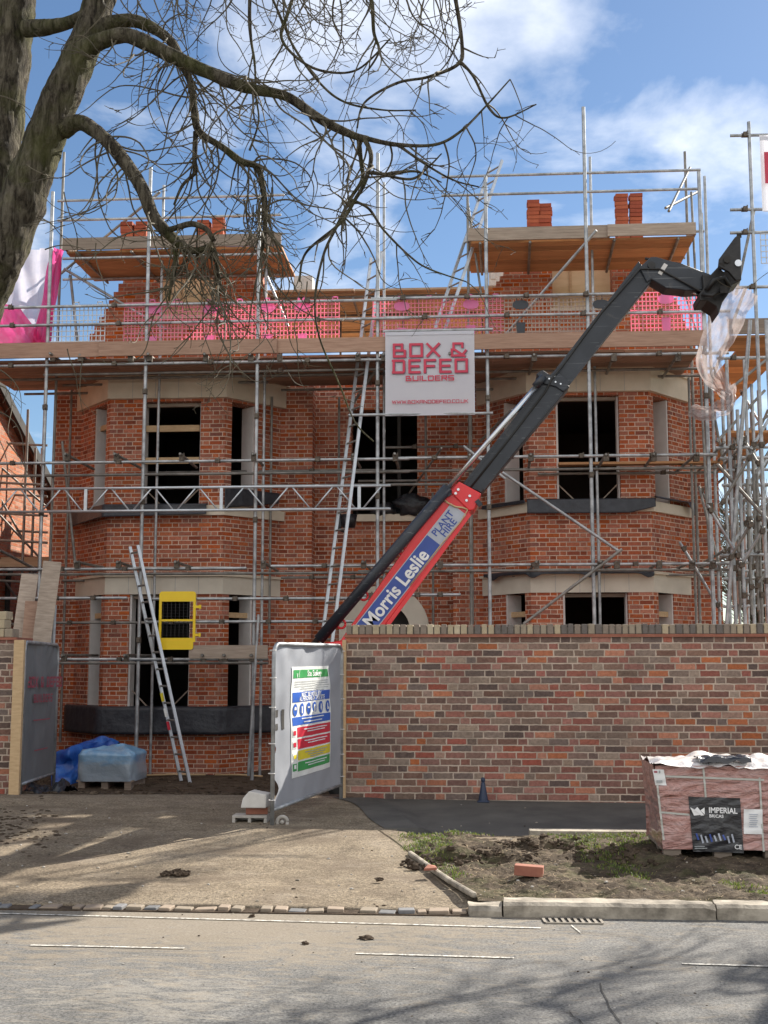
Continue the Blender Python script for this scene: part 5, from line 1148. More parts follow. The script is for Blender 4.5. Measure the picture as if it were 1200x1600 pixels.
for k in range(6):
    s = S0 + (S1 - S0) * (.1 + .16 * k); t_ = T1 - (T1 - T0) * .395; c = surf(s, t_, .011); ux = fd; g = MB(); rr_ = .055
    g.face(*[c + ux * (rr_ * math.cos(q)) + Vector((0, 0, rr_ * 1.15 * math.sin(q))) for q in [2 * math.pi * i / 18 for i in range(18)]]); o = obj('symbol', g, M['p_blue'], po_)
    g = MB(); c2 = c + fn * .003
    if k == 0: g.face(*[c2 + ux * x_ + Vector((0, 0, z_)) for x_, z_ in ((-.03, 0), (.03, 0), (.025, .025), (0, .035), (-.025, .025))])
    elif k == 1: g.face(*[c2 + ux * x_ + Vector((0, 0, z_)) for x_, z_ in ((-.014, -.04), (.014, -.04), (.02, .03), (-.02, .03))])
    elif k == 2: g.face(*[c2 + ux * x_ + Vector((0, 0, z_)) for x_, z_ in ((-.03, .005), (.03, .005), (.03, .022), (-.03, .022))])
    elif k == 3: g.face(*[c2 + ux * x_ + Vector((0, 0, z_)) for x_, z_ in ((-.02, -.035), (.02, -.035), (.02, .035), (-.02, .035))])
    elif k == 4: g.face(*[c2 + ux * x_ + Vector((0, 0, z_)) for x_, z_ in ((-.018, -.01), (.0, -.04), (.018, -.01), (.014, .035), (-.014, .035))])
    else: g.face(*[c2 + ux * x_ + Vector((0, 0, z_)) for x_, z_ in ((-.02, -.03), (.028, -.03), (.028, -.01), (.0, .0), (0, .035), (-.02, .035))])
    obj('symbol_mark', g, M['p_white'], o)
prect(.03, .97, .46, .535, 'p_blue'); pline(.25, .8, .475, .01, 'p_text'); pline(.3, .75, .507, .01, 'p_text')
for c0, c1, m, tm in ((.555, .645, 'p_red', 'p_text'), (.66, .75, 'p_red', 'p_text'), (.765, .85, 'p_yellow', 'p_grey'), (.865, .95, 'p_green', 'p_text')):
    prect(.13, .97, c0, c1, m)
    for k, (a, b) in enumerate(((.3, .85), (.36, .8), (.4, .75))):
        if k == 2 and m != 'p_yellow': continue
        pline(a, b, c0 + .02 + k * .022, .009, tm)
    prect(.02, .105, c0 + .01, c1 - .01, 'p_white' if m != 'p_green' else 'p_green', 'symbol')
    if m == 'p_red': prect(.035, .09, c0 + .025, c1 - .025, 'p_red', 'symbol_mark', .013, 2, 2)
    if m == 'p_yellow': prect(.035, .09, c0 + .03, c1 - .02, 'p_yellow', 'symbol_mark', .013, 2, 2)
    if m == 'p_green': prect(.04, .085, c0 + .02, c1 - .03, 'p_white', 'symbol_mark', .013, 2, 2)
g = MB(); c = pn + Vector((.09, .06, .02)); g.path([c + Vector((.05 * math.cos(a), 0, .05 * math.sin(a) + .05)) for a in [2 * math.pi * i / 14 for i in range(15)]], .018, 7); g.tube(c + Vector((0, -.03, .05)), c + Vector((0, .03, .05)), .02, 10); obj('wheel', g, M['concrete'], fp, smooth=True)
# blocks weighing down the foot of the panel
c = G(397, 1297, -.09)
bl = thing('concrete_block', 'pale hollow concrete block at the foot of the sign panel, lowest of the pile', 'block', c)
g = MB(); q0, q1 = c.x - .2, c.x + .14
for z0_, z1_ in ((.0, .025), (.125, .15)): g.span(q0, q1, c.y - .1, c.y + .1, c.z + z0_, c.z + z1_)
for x in (q0, q0 + .155, q1 - .03): g.span(x, x + .03, c.y - .1, c.y + .1, c.z + .026, c.z + .124)
g.span(q0 + .03, q1 - .03, c.y + .06, c.y + .095, c.z + .026, c.z + .124)
obj('body', g, M['concrete'], bl, bevel=.004)
g = MB(); g.box((c.x + .02, c.y + .02, c.z + .185), (.21, .1, .065), Matrix.Rotation(.2, 3, 'Z')); solo('brick', g, M['tile_red'], 'red brick sandwiched between the two pale blocks at the sign panel foot', 'brick', (c.x, c.y, c.z + .15), bevel=.004)
g = MB(); z = c.z + .22; g.prism([(c.x - .12, c.y - .1, z), (c.x + .13, c.y - .1, z), (c.x + .13, c.y - .1, z + .13), (c.x - .04, c.y - .1, z + .16), (c.x - .10, c.y - .1, z + .09)], (.02, .2, 0)); solo('concrete_lump', g, M['concrete_pale'], 'white broken concrete lump on top of the pile at the sign panel foot', 'block', (c.x, c.y, z), bevel=.01)
# left panel
pn2 = Vector((X(31, 13.9, 1225), 13.9, .0)); pf2 = Vector((X(84, 15.6, 1215), 15.6, -.25))
fp2, surf2, fd2, fn2 = fence(pn2, pf2, P(31, 1003, 13.9).z, P(84, 1008, 15.6).z, P(25, 1226, 13.9).z, P(84, 1208, 15.6).z, 'fence_panel', 'dark grey sheeted site fence panel with faint red lettering beside the left pier', 'sheet_far', 7, 1)
g = MB(); g.grid(lambda a, b: surf2(.01 + .98 * a, b), 30, 40); obj('sheet', g, M['sheet_far'], fp2, smooth=True)
def t2(s, t_): return surf2(s, t_, .05)
for body, s, t_, h, w_, th_ in (('BOX & DEFEO', .5, .72, .13, 1.25, .026), ('BUILDERS', .46, .60, .10, .65, .018)):
    p = t2(s, t_); ux = (t2(s + .1, t_) - p).normalized(); g = MB(); blocks(g, body, h, w_, p, ux, (0, 0, 1), th_, .0, .045); obj('lettering', g, M['faint_red'], fp2)
for t_ in (.44, .22): p = t2(.45, t_); ux = (t2(.6, t_) - p).normalized(); g = MB(); g.bar(p - ux * .3, p + ux * .3, .012, .004, up=fn2); obj('faint_line', g, M['faint_red'], fp2)
# boards and tubes leaning behind the left panel
def leanb(a, b, Y0, Y1, w_, mat, label, name='scaffold_board', grp='boards and tubes leaning behind the left panel', th_=.04):
    g = MB(); p, q_ = P(*a, Y0), P(*b, Y1)
    if mat == 'galv': g.tube(p, q_, .024, 10)
    else: g.bar(p, q_, w_, th_, up=(.25, -1, .1))
    solo(name, g, M[mat], label, 'board' if mat != 'galv' else 'tube', p, grp)
leanb((46, 1140), (82, 878), 15.0, 15.6, .23, 'plank_grey', 'weathered scaffold board leaning behind the left panel, the taller and nearer one')
leanb((18, 1100), (47, 898), 15.2, 15.9, .22, 'plank_grey', 'weathered scaffold board leaning by the left pier, the lower one at the back')
leanb((38, 1100), (52, 940), 15.25, 15.6, .2, 'plank', 'short dark board standing between the two leaning boards')
for k, u in enumerate((80, 85, 76)): leanb((u - 10, 1190), (u + 1, 938 + 8 * k), 15.7 + .05 * k, 16 + .05 * k, 0, 'galv', ['right hand grey tube', 'middle grey tube', 'left hand grey tube'][(2, 0, 1).index(k) if False else [1, 0, 2][k]] + ' standing behind the left panel', 'scaffold_tube')

# ---------------------------------------------------------------- brick pallet on the verge
def pallet(x0, x1, y0, y1, z0, zt, label, front_label, seed, rz=0.0, name='brick_pallet'):
    t = thing(name, label, 'pallet', (x0, y0, z0), 'shrink wrapped brick pallets on the verge')
    g = MB()
    for y in (y0 + .06, (y0 + y1) / 2, y1 - .06):
        for x in (x0 + .1, (x0 + x1) / 2, x1 - .1): g.span(x - .07, x + .07, y - .05, y + .05, z0 - .02, z0 + .1)
    for k in range(6): yy = y0 + .02 + (y1 - y0 - .14) * k / 5; g.span(x0 + .01, x1 - .01, yy, yy + .1, z0 + .101, z0 + .122)
    obj('base', g, M['plank_grey'], t)
    zb = z0 + .105
    def wr(p, n, k=1.0): return Vector(p) + Vector(n) * k * (.012 * noise.noise(Vector(p) * 4 + Vector((seed, 0, 0))) + .009 * noise.noise(Vector((p[0] * 5 + p[2] * 9, p[1] * 5, p[2] * 22 - p[0] * 7))) + .006 * abs(noise.noise(Vector((p[0] * 24, p[1] * 24, p[2] * 30)))))
    top = lambda x, y: zt + .012 * noise.noise(Vector((x * 3, y * 3, seed)))
    def fr(s, u): z = zb + (zt - zb) * u; lean = -.02 + .03 * u; return wr((x0 + (x1 - x0) * s + (.02 - .045 * u) * (1 - s), y0 + lean * .6, z), (0, -1, 0))
    def lf(s, u): z = zb + (zt - zb) * u; return wr((x0 + (.02 - .045 * u), y0 + (y1 - y0) * s - .012 + .018 * u, z), (-1, 0, 0))
    def rt(s, u): z = zb + (zt - zb) * u; return wr((x1, y0 + (y1 - y0) * s, z), (1, 0, 0))
    def bk_(s, u): z = zb + (zt - zb) * u; return wr((x0 + (x1 - x0) * s, y1, z), (0, 1, 0))
    g = MB(); g.grid(fr, 60, 50); g.grid(lf, 40, 40); g.grid(rt, 30, 30); g.grid(bk_, 20, 20); w_ = obj('wrapped_bricks', g, M['redwrap'], t, smooth=True)
    g = MB()
    def tp(a, b):
        x = x0 - .03 + (x1 - x0 + .05) * a; y = y0 - .03 + (y1 - y0 + .04) * b; ed = min(a, 1 - a, b, 1 - b)
        return (x, y, zt - .012 + .035 * ss(0, .1, ed) + .09 * max(0, noise.noise(Vector((x * 3.2, y * 3.2, seed))) + .15) + .025 * noise.noise(Vector((x * 11, y * 9, seed))))
    g.grid(tp, 50, 50); obj('top_film', g, M['topfilm'], t, smooth=True)
    return t, fr
def redwrap():
    m, t, b = newmat('redwrap'); co = N(t, 'ShaderNodeTexCoord').outputs['UV']; s = N(t, 'ShaderNodeSeparateXYZ'); L(t, co, s.inputs[0])
    bt = N(t, 'ShaderNodeTexBrick', i_Scale=1.0, i_Mortar_Size=.004, i_Brick_Width=.215, i_Row_Height=.068); bt.inputs['Color1'].default_value = (.30, .11, .085, 1); bt.inputs['Color2'].default_value = (.38, .15, .115, 1); bt.inputs['Mortar'].default_value = (.24, .085, .07, 1); L(t, co, bt.inputs['Vector'])
    hz = ramp(t, [(.35, (0, 0, 0)), (.75, (1, 1, 1))]); L(t, tex(t, 5, 8, .7, stretch=(1, 1, 2.6), dist=1.2), hz.inputs[0])
    c = mixc(t, mth(t, 'ADD', mth(t, 'MULTIPLY', hz.outputs[0], .38), .10), bt.outputs['Color'], (.66, .50, .48)); L(t, c, b.inputs['Base Color'])
    b.inputs['Roughness'].default_value = .4; b.inputs['Coat Weight'].default_value = .9; b.inputs['Coat Roughness'].default_value = .14
    bump(t, b, tex(t, 4.2, 5, .5, stretch=(.8, .8, 2.6), dist=2.2), .9, .06); return m
M['redwrap'] = redwrap(); M['topfilm'] = noisy('topfilm', (.62, .56, .54), (.82, .78, .76), 7, .3, bmp=.7, bscale=12, bdist=.02, coat=.4)
M['blackfilm'] = noisy('blackfilm', (.014, .014, .017), (.03, .03, .036), 6, .3, bmp=.6, bscale=18, bdist=.012, coat=.4, stretch=(1, 1, 3))
pa = G(1032, 1347, -.1); yP = pa.y; pz = -.1
px0, px1_ = pa.x, pa.x + 1.02; pzt = P(1022, 1196, yP).z
pl_, pfr = pallet(px0, px1_, yP, yP + .78, pz, pzt, 'plastic wrapped pallet of red bricks with a black printed panel on the verge', None, 2.0)
def onp(u, v):                                     # photo pixel to (s, t) on the front face
    q_ = P(u, v, yP - .01); return (q_.x - px0) / (px1_ - px0), (q_.z - (pz + .105)) / (pzt - pz - .105)
def ppatch(u0, v0, u1, v1, m, nm, off, nu=14, nv=10, sk=0.0):
    (s0, t1), (s1, t0) = onp(u0, v0), onp(u1, v1); g = MB(); g.grid(lambda a, b: pfr(s0 + (s1 - s0) * a + sk * (1 - b), t0 + (t1 - t0) * b) + Vector((0, -off, -sk * .0 - .02 * a * (s1 - s0))), nu, nv); return obj(nm, g, M[m], pl_, smooth=True), (s0, s1, t0, t1)
bp, _ = ppatch(1077, 1245, 1160, 1331, 'blackfilm', 'printed_panel', .007, 30, 30)
def pt_(u, v, off=.016): s, t_ = onp(u, v); return pfr(s, t_) + Vector((0, -off, 0))
def ptx(body, u, v, size, sx=1.0, bold=0.001):
    p = pt_(u, v, .02); text('lettering', body, size, M['white'], bp, p, (1, 0, -.03), (0, 0, 1), bold=bold, sx=sx, depth=.004)
ptx('IMPERIAL', 1129, 1266.5, .062, .92, .0018); ptx('BRICAS', 1118.5, 1275, .034, 1.05); ptx('CE', 1151, 1323, .05, 1.0)
for poly in (((1078.5, 1261), (1086, 1265), (1093, 1273), (1083.5, 1274)), ((1084, 1265.5), (1089.5, 1260.5), (1099.5, 1273.5), (1094.5, 1274)), ((1094, 1266), (1100.8, 1261.5), (1100.5, 1272.5))):
    g = MB(); g.face(*[pt_(u, v, .024) for u, v in poly]); obj('emblem', g, M['white'], bp)
for k in range(9): u = 1086 + k * 7; g = MB(); g.bar(pt_(u, 1302 + (k * 7) % 5), pt_(u + 3, 1312 + (k * 5) % 6), .014, .004, up=(0, 1, 0)); obj('printed_shape', g, M['sticker_grey'] if k % 3 else M['sticker_blue'], bp)
for u0, u1, v in ((1082, 1098, 1322), (1082, 1102, 1325)): g = MB(); g.bar(pt_(u0, v, .014), pt_(u1, v, .014), .006, .003, up=(0, 1, 0)); obj('small_print', g, M['p_grey'], bp)
tg, _ = ppatch(1162, 1264, 1193, 1303, 'white', 'paper_label', .008, 10, 10, -.012)
for k in range(7): g = MB(); g.bar(pt_(1170 + (k % 2), 1272 + k * 3.2, .014), pt_(1184 - k % 3, 1272.6 + k * 3.2, .014), .006, .002, up=(0, 1, 0)); obj('small_print', g, M['sticker_grey'], tg)
tg2, _ = ppatch(1024, 1202, 1042, 1227, 'white', 'paper_label', .008, 8, 8, .012)
g = MB(); g.bar(pt_(1029, 1221, .014), pt_(1038, 1221, .014), .02, .002, up=(0, 1, 0)); g.bar(pt_(1034.5, 1204, .014), pt_(1034.5, 1208, .014), .012, .002, up=(0, 1, 0)); obj('small_print', g, M['p_grey'], tg2)
g = MB(); g.bar(pt_(1026, 1206, .014), pt_(1031, 1206, .014), .015, .002, up=(0, 1, 0)); obj('small_print', g, M['faint_red'], tg2)
for a, b in (((1102, 1198), (1104, 1246)), ((1030, 1226), (1034, 1312)), ((1188, 1215), (1192, 1330))):
    g = MB(); n = 16; pp = [pt_(a[0] + (b[0] - a[0]) * i / n, a[1] + (b[1] - a[1]) * i / n, .007) for i in range(n + 1)]
    for p, q_ in zip(pp[:-1], pp[1:]): g.face(p + Vector((-.008, 0, 0)), p + Vector((.008, 0, 0)), q_ + Vector((.008, 0, 0)), q_ + Vector((-.008, 0, 0)))
    obj('strap', g, M['strap'] if 'strap' in M else M.setdefault('strap', flat('strap', (.46, .46, .42), .4)), pl_)
for v0, v1, ua, ub in ((1213, 1219, 1043, 1195), (1269, 1273, 1030, 1077)):
    g = MB(); n = 20; pp = [pt_(ua + (ub - ua) * i / n, v0 + (v1 - v0) * i / n, .006) for i in range(n + 1)]
    for p, q_ in zip(pp[:-1], pp[1:]): g.face(p + Vector((0, 0, -.008)), q_ + Vector((0, 0, -.008)), q_ + Vector((0, 0, .008)), p + Vector((0, 0, .008)))
    obj('strap', g, M['strap'], pl_)
g = MB(); g.grid(lambda a, b: (px0 + .34 + .42 * a, yP - .02 + .3 * b, pzt + .06 + .035 * noise.noise(Vector((a * 5, b * 5, 2))) - .03 * (b < .05)), 24, 20); obj('top_label', g, M['blackfilm'], pl_, smooth=True)
pallet(px1_ + .14, px1_ + 1.1, yP + .12, yP + .9, pz, pzt + .03, 'second wrapped brick pallet, just cut off by the right edge', None, 5.0)
# blue sheeted pallet and tarpaulin on the site
yB = 18.0; c = P(160, 1222, yB); bx0, bx1 = X(117, yB, 1200), X(210, yB, 1200); zt = P(160, 1173, yB).z; zb = -.3
tp_ = thing('wrapped_pallet', 'low pallet load under pale blue plastic, standing on the site mud', 'pallet', (bx0, yB, zb))
g = MB()
for x in (bx0 + .1, (bx0 + bx1) / 2, bx1 - .1): g.span(x - .05, x + .05, yB + .02, yB + .8, zb - .03, zb + .09)
g.span(bx0 + .02, bx1 - .02, yB + .02, yB + .8, zb + .09, zb + .115); obj('base', g, M['plank_grey'], tp_)
g = MB()
def blob(a, b):
    q = 2 * math.pi * a; cx, cy = (bx0 + bx1) / 2, yB + .41; rx, ry = (bx1 - bx0) / 2, .42
    ex = lambda c_: math.copysign(abs(c_) ** .35, c_)
    zf = b / .7; wob = 1 + .05 * noise.noise(Vector((math.cos(q) * 2, math.sin(q) * 2, b * 3)))
    if b < .7: return (cx + rx * ex(math.cos(q)) * wob, cy + ry * ex(math.sin(q)) * wob, zb + .10 + (zt - zb - .1 - .05) * zf)
    k = 1 - (b - .7) / .3; return (cx + rx * ex(math.cos(q)) * k * wob, cy + ry * ex(math.sin(q)) * k * wob, zt - .05 + .1 * (1 - k * k) + .06 * noise.noise(Vector((k * math.cos(q) * 3, k * math.sin(q) * 3, 4))))
g.grid(blob, 64, 22); obj('wrap', g, M['blue_wrap'], tp_, smooth=True)
g = MB()
def tarp(a, b):
    u = 80 + 105 * a; prof = [(0, 1178), (.2, 1170), (.45, 1160), (.7, 1152), (.9, 1152), (1, 1160)]
    for (x0, v0), (x1, v1) in zip(prof[:-1], prof[1:]):
        if x0 <= a <= x1: vt = v0 + (v1 - v0) * (a - x0) / (x1 - x0); break
    vb = 1228 if a < .35 else 1228 - 45 * min(1, (a - .35) * 3)
    y = yB + .25 + .35 * b + .5 * (a > .3) * min(1, (a - .3) * 3); p = P(u, vb + (vt - vb) * b, y)
    return p + Vector((0, .16 * noise.noise(Vector((a * 5, b * 3, 1))), .06 * noise.noise(Vector((a * 6, b * 5, 3)))))
g.grid(tarp, 44, 24); g.grid(lambda a, b: Vector(tarp(a, 1)) + Vector((0, .5 * b, -.25 * b * b)), 44, 6)
solo('tarpaulin', g, M['blue_tarp'], 'crumpled deep blue tarpaulin heaped behind and left of the blue wrapped pallet', 'tarpaulin', c, smooth=True)
g = MB(); g.grid(lambda a, b: (P(30 + 75 * a, 1240, 14.6).x, 14.2 + .9 * b, -.06 + .16 * math.sin(math.pi * b) * (.6 + .9 * abs(noise.noise(Vector((a * 4, b * 3, 2))))) + .05 * noise.noise(Vector((a * 12, b * 9, 4)))), 40, 26)
solo('plastic_sheet', g, M['black_plastic'], 'black plastic sheet bundled on the ground at the foot of the left panel', 'plastic sheet', P(60, 1240, 14.4), smooth=True)
# small things on the ground
c = Vector((X(755, 13.6, 1240), 13.6, fp_z(.1, 13.6) + .004)); cn = thing('traffic_cone', 'small dark blue cone standing against the boundary wall', 'cone', c)
g = MB(); n = 18; prof = [(.052, 0), (.05, .03), (.036, .11), (.022, .19), (.017, .2), (.022, .21), (.024, .235), (.015, .25)]
g.grid(lambda s, t_: (lambda k: (c.x + prof[k][0] * math.cos(2 * math.pi * s), c.y + prof[k][0] * math.sin(2 * math.pi * s), c.z + .012 + prof[k][1]))(round(t_ * 7)), n, 7); obj('body', g, M.setdefault('navy', flat('navy', (.02, .035, .075), .45)), cn, smooth=True)
g = MB(); g.box((c.x, c.y, c.z + .008), (.13, .13, .016)); obj('base', g, M['navy'], cn, bevel=.004)
def lumpset(name, mat, label, cat, pts, group=None, kind=None):
    for i, (p, r) in enumerate(pts):
        g = MB(); g.sphere(p, r, 12, 8, .9, i * 3 + 1); o = obj(name, g, M[mat], None, p, smooth=False); tag(o, label[i] if isinstance(label, list) else label, cat, group)
b_ = G(823, 1368, -.06); g = MB(); g.box(b_ + Vector((.02, .05, .03)), (.215, .1025, .075), Matrix.Rotation(-.12, 3, 'Z') @ Matrix.Rotation(.05, 3, 'Y')); solo('brick', g, M['tile_red'], 'single red brick lying on the muddy verge', 'brick', b_, bevel=.004)
b_ = G(672, 1367, -.1); g = MB(); g.prism([b_ + Vector((-.05, 0, .03)), b_ + Vector((.05, .01, .035)), b_ + Vector((.03, .09, .04)), b_ + Vector((-.02, .07, .05))], (.005, 0, .018)); solo('tile_shard', g, M['tile_red'], 'orange tile shard leaning on the curved edging', 'shard', b_)
p0 = G(272, 1366, -.12); g = MB(); random.seed(8)
for k in range(26):
    r = random.uniform(.008, .026) * (1.3 if k < 8 else .8); p = p0 + Vector((random.gauss(0, .055) + (.06 if k > 19 else 0), random.gauss(0, .035), r * .25)); g.sphere(p, (r * 1.5, r * 1.1, r * .8), 8, 6, .9, k)
solo('mud_clod', g, M['mud'], 'dark crumbled mud clod in the middle of the sandy driveway', 'mud clod', p0, 'mud clods on the driveway and road')
lumpset('mud_clod', 'mud', ['mud clod on the driveway by its right edge', 'brown mud clod on the road, right of the tyre marks', 'small mud clod on the road left of the brown one', 'small mud clod on the white edge line'], 'mud clod',
        [(G(1185 / 2 - 0, 1374, -.11), (.035, .02, .014)), (G(572, 1466, -.19), (.05, .03, .016)), (G(477, 1474, -.19), (.022, .02, .012)), (G(394, 1431, -.19), (.02, .02, .014))], 'mud clods on the driveway and road')
random.seed(21)
g = MB()
for k in range(300):                                 # crumbs and stones too many to count
    u, v = random.uniform(-20, 1220), random.choice([random.uniform(1255, 1420), random.uniform(1300, 1410), random.uniform(1410, 1600)]); p = G(u, v, -.15)
    z = site_z(p.x, p.y) if p.y > 8.76 else -.192
    if p.y > 8.74 and p.x > edge_x(p.y): z = verge_z(p.x, p.y) if p.y < 11.6 else fp_z(p.x, p.y) + .006
    r = random.uniform(.003, .011) * (1 if p.y > 8.7 else .55); g.mi = random.choice([0, 1, 2, 2, 1]); g.sphere((p.x, p.y, z + r * .3), (r * random.uniform(.8, 1.8), r, r * .7), 6, 4, .6, k)
o = obj('grit', g, [M['mud'], M['concrete'], M['kerb']]); o['kind'] = 'stuff'
g = MB()
for k in range(5200):                                # rough grass and straw on the verge
    y = random.uniform(8.85, 11.6); x = edge_x(y) + random.uniform(.02, 3.2) ** 1.0
    far = ss(10.6, 11.5, y); gpatch = noise.noise(Vector((x * 1.3, y * 1.3, 5))) + .5 * far + .25 * (math.exp(-((x - 1.1) / .5) ** 2 - ((y - 9.9) / .5) ** 2))
    green = gpatch > .32 and random.random() < .85
    z = verge_z(x, y); n = 5 if green else (2 if x < edge_x(y) + .9 else 1)
    for j in range(n):
        a = random.uniform(0, 6.28); l = random.uniform(.018, .05) if green else random.uniform(.03, .10); b0 = Vector((x + random.uniform(-.03, .03), y + random.uniform(-.03, .03), z - .004))
        dr = Vector((math.cos(a) * (.5 if green else 1), math.sin(a) * (.5 if green else 1), .8 if green else .14)); sd = Vector((-math.sin(a), math.cos(a), 0)) * (.0035 if green else .0025)
        g.mi = random.choice([0, 0, 1]) if green else 2 + (k % 2); m_ = b0 + dr * l * .6; e = b0 + dr * l + Vector((0, 0, -l * .15)); g.face(b0 - sd, b0 + sd, m_ + sd * .8, m_ - sd * .8); g.face(m_ - sd * .8, m_ + sd * .8, e)
o = obj('grass', g, [cloth('grass_a', (.11, .165, .028), .4, .6, bmp=0), cloth('grass_b', (.20, .22, .05), .4, .6, bmp=0), flat('straw', (.30, .22, .13), .8), flat('dead_stem', (.14, .10, .06), .8)]); o['kind'] = 'stuff'
g = MB()
for k in range(230):                                 # broken clods around the dug holes
    a, c_ = random.choice(HOLES); x, y = a + random.gauss(0, .2), c_ + random.gauss(.05, .13); r = random.uniform(.008, .03); g.sphere((x, y, verge_z(x, y) + r * .3), (r * 1.3, r, r * .8), 7, 5, .9, k)
for k in range(900):
    u = random.uniform(-10, 420); p = G(u, random.uniform(1228, 1262), -.2); q_ = 14.1 + random.random() ** 1.3 * 5.5; x = p.x * q_ / p.y; r = random.uniform(.006, .035); g.sphere((x, q_, site_z(x, q_) + r * .2), (r * 1.6, r * 1.2, r * .7), 6, 4, .9, k)
for k in range(150):
    p = G(random.gauss(25, 38), random.gauss(1305, 13), -.1); r = random.uniform(.005, .02); g.sphere((p.x, p.y, site_z(p.x, p.y) + r * .1), (r * 1.9, r * 1.3, r * .55), 6, 4, .9, k)
o = obj('loose_mud', g, M['mud']); o['kind'] = 'stuff'
a, b = G(190, 1246, -.15), G(355, 1258, -.12); g = MB(); g.path([a + Vector((0, 0, .05)), a.lerp(b, .4) + Vector((0, 0, .05)), b + Vector((0, 0, .04))], .022, 8); solo('timber_offcut', g, M['deck'], 'long dark timber offcut lying across the muddy gateway', 'timber', a)
for (u0, v0), (u1, v1), lab in (((215, 1212), (330, 1207), 'yellowish pipe along the foot of the left bay'), ((340, 1209), (410, 1213), 'yellowish pipe end right of the short ladder')):
    a, b = G(u0, v0, -.27), G(u1, v1, -.27); a.y = min(a.y, 20.0); b.y = min(b.y, 20.0); g = MB(); g.path([a, a.lerp(b, .5) + Vector((0, .04, .01)), b], .016, 8); solo('pipe', g, M['timber'], lab, 'pipe', a, smooth=True)
# road drain
dz = -.19; a, b = X(851, 8.5, 1440), X(940, 8.5, 1440); dr = thing('drain_grate', 'iron road drain grate in the gutter under the long kerb stone', 'drain', ((a + b) / 2, 8.48, dz))
g = MB(); g.span(a, b, 8.385, 8.40, dz - .02, dz + .003); g.span(a, b, 8.565, 8.58, dz - .02, dz + .003)
n = 9
for i in range(n + 1): x = a + (b - a) * i / n; g.prism([(x - .009, 8.40, dz), (x + .009, 8.40, dz), (x + .0, 8.565, dz), (x - .02, 8.565, dz)], (0, 0, .003))
obj('grate', g, M.setdefault('rust', noisy('rust', (.17, .15, .12), (.27, .24, .20), 12, .8)), dr)
g = MB(); g.span(a + .002, b - .002, 8.401, 8.564, dz - .019, dz - .006); obj('pit', g, M['dark'], dr)
# cracks in the road
g = MB(); pts = [G(u, v, -.19) for u, v in ((938, 1536), (940, 1548), (948, 1562), (952, 1575), (962, 1588), (970, 1600), (975, 1612))]
pt2 = [G(u, v, -.19) for u, v in ((890, 1582), (896, 1590), (905, 1594), (912, 1603))]
for pp in (pts, pt2):
    for p, q_ in zip(pp[:-1], pp[1:]): zf = lambda y: -.2 + .02 * math.cos(((y + 9) / 17.66 - .5) * 3) + .005; g.face((p.x - .004, p.y, zf(p.y)), (p.x + .003, p.y, zf(p.y)), (q_.x + .004, q_.y, zf(q_.y)), (q_.x - .003, q_.y, zf(q_.y)))
setting('road_crack', g, M['dark'])

# ---------------------------------------------------------------- trees
def catmull(pts, per=6):
    out = []; n = len(pts) - 1
    for i in range(n):
        p0, p1, p2, p3 = pts[max(0, i - 1)], pts[i], pts[i + 1], pts[min(n, i + 2)]
        for k in range(per):
            f = k / per; out.append(tuple(.5 * (2 * b + (c - a) * f + (2 * a - 5 * b + 4 * c - d) * f * f + (3 * b - a - 3 * c + d) * f ** 3) for a, b, c, d in zip(p0, p1, p2, p3)))
    out.append(tuple(pts[-1])); return out
TY = 9.5; SC = 1 / 198.0
def limb_pts(raw, per=6):                            # raw: (u, v, width px, depth offset)
    r = catmull(raw, per); return [P(q[0], q[1], TY + q[3]) for q in r], [max(.0025, q[2] * SC / 2) for q in r]
tree = thing('bare_tree', 'large bare tree with green tinged bark and drooping twigs at the upper left', 'tree', P(-60, 1330, TY))
def thick(name, raw, n=14, rough=.05):
    big = n > 20; n = 96 if big else n * 2; pts, rad = limb_pts(raw, 22 if big else 10); g = MB(); g.path(pts, rad, n)
    for i, v in enumerate(g.v):
        k = min(len(pts) - 1, i // n); d = v - pts[k]; e = 1 + rough * 2.2 * noise.noise(v * 5) + rough * noise.noise(v * 14)
        if big:                                          # furrowed bark and old branch scars
            q_ = Vector((v.x * 17, v.y * 17, v.z * 3.1)) + Vector((noise.noise(v * 3), noise.noise(v * 3 + Vector((5, 0, 0))), 0)) * 1.6
            e += .075 * (abs(noise.noise(q_)) - .25) + .035 * abs(noise.noise(v * 33)) + .10 * max(0, noise.noise(v * 2.6 + Vector((3, 1, 7))) - .32)
        else: e += .06 * abs(noise.noise(Vector((v.x * 22, v.y * 22, v.z * 9))))
        g.v[i] = pts[k] + d * e
    obj(name, g, M['bark'], tree, smooth=True); return pts, rad
thick('trunk', [(-192, 1400, 170, .3), (-190, 1330, 150, .3), (-175, 1100, 135, .3), (-140, 800, 125, .25), (-90, 610, 120, .15), (-60, 500, 96, .05), (-8, 415, 84, 0), (29, 330, 75, 0), (62, 240, 66, 0), (92, 160, 60, 0), (126, 85, 54, .05), (150, 20, 50, .1), (172, -60, 50, .15), (190, -160, 40, .2)], 26)
thick('trunk', [(-70, 560, 110, .35), (-30, 440, 90, .35), (-8, 300, 76, .4), (6, 200, 64, .45), (16, 100, 66, .5), (24, 0, 68, .55), (30, -120, 60, .6)], 26)
thick('limb', [(40, 45, 30, .4), (75, 42, 26, .3), (105, 36, 22, .2), (140, 20, 18, .0)], 12)
LIMBS = []
def limb(raw, n=10): LIMBS.append(thick('limb', raw, n, .06))
limb([(125, 85, 40, 0), (150, 68, 30, -.05), (190, 55, 24, -.1), (225, 65, 25, -.15), (290, 98, 22, -.2), (370, 132, 20, -.3), (400, 140, 17, -.3), (450, 152, 15, -.35), (500, 186, 14, -.4), (548, 210, 12, -.45), (575, 218, 11, -.45)])
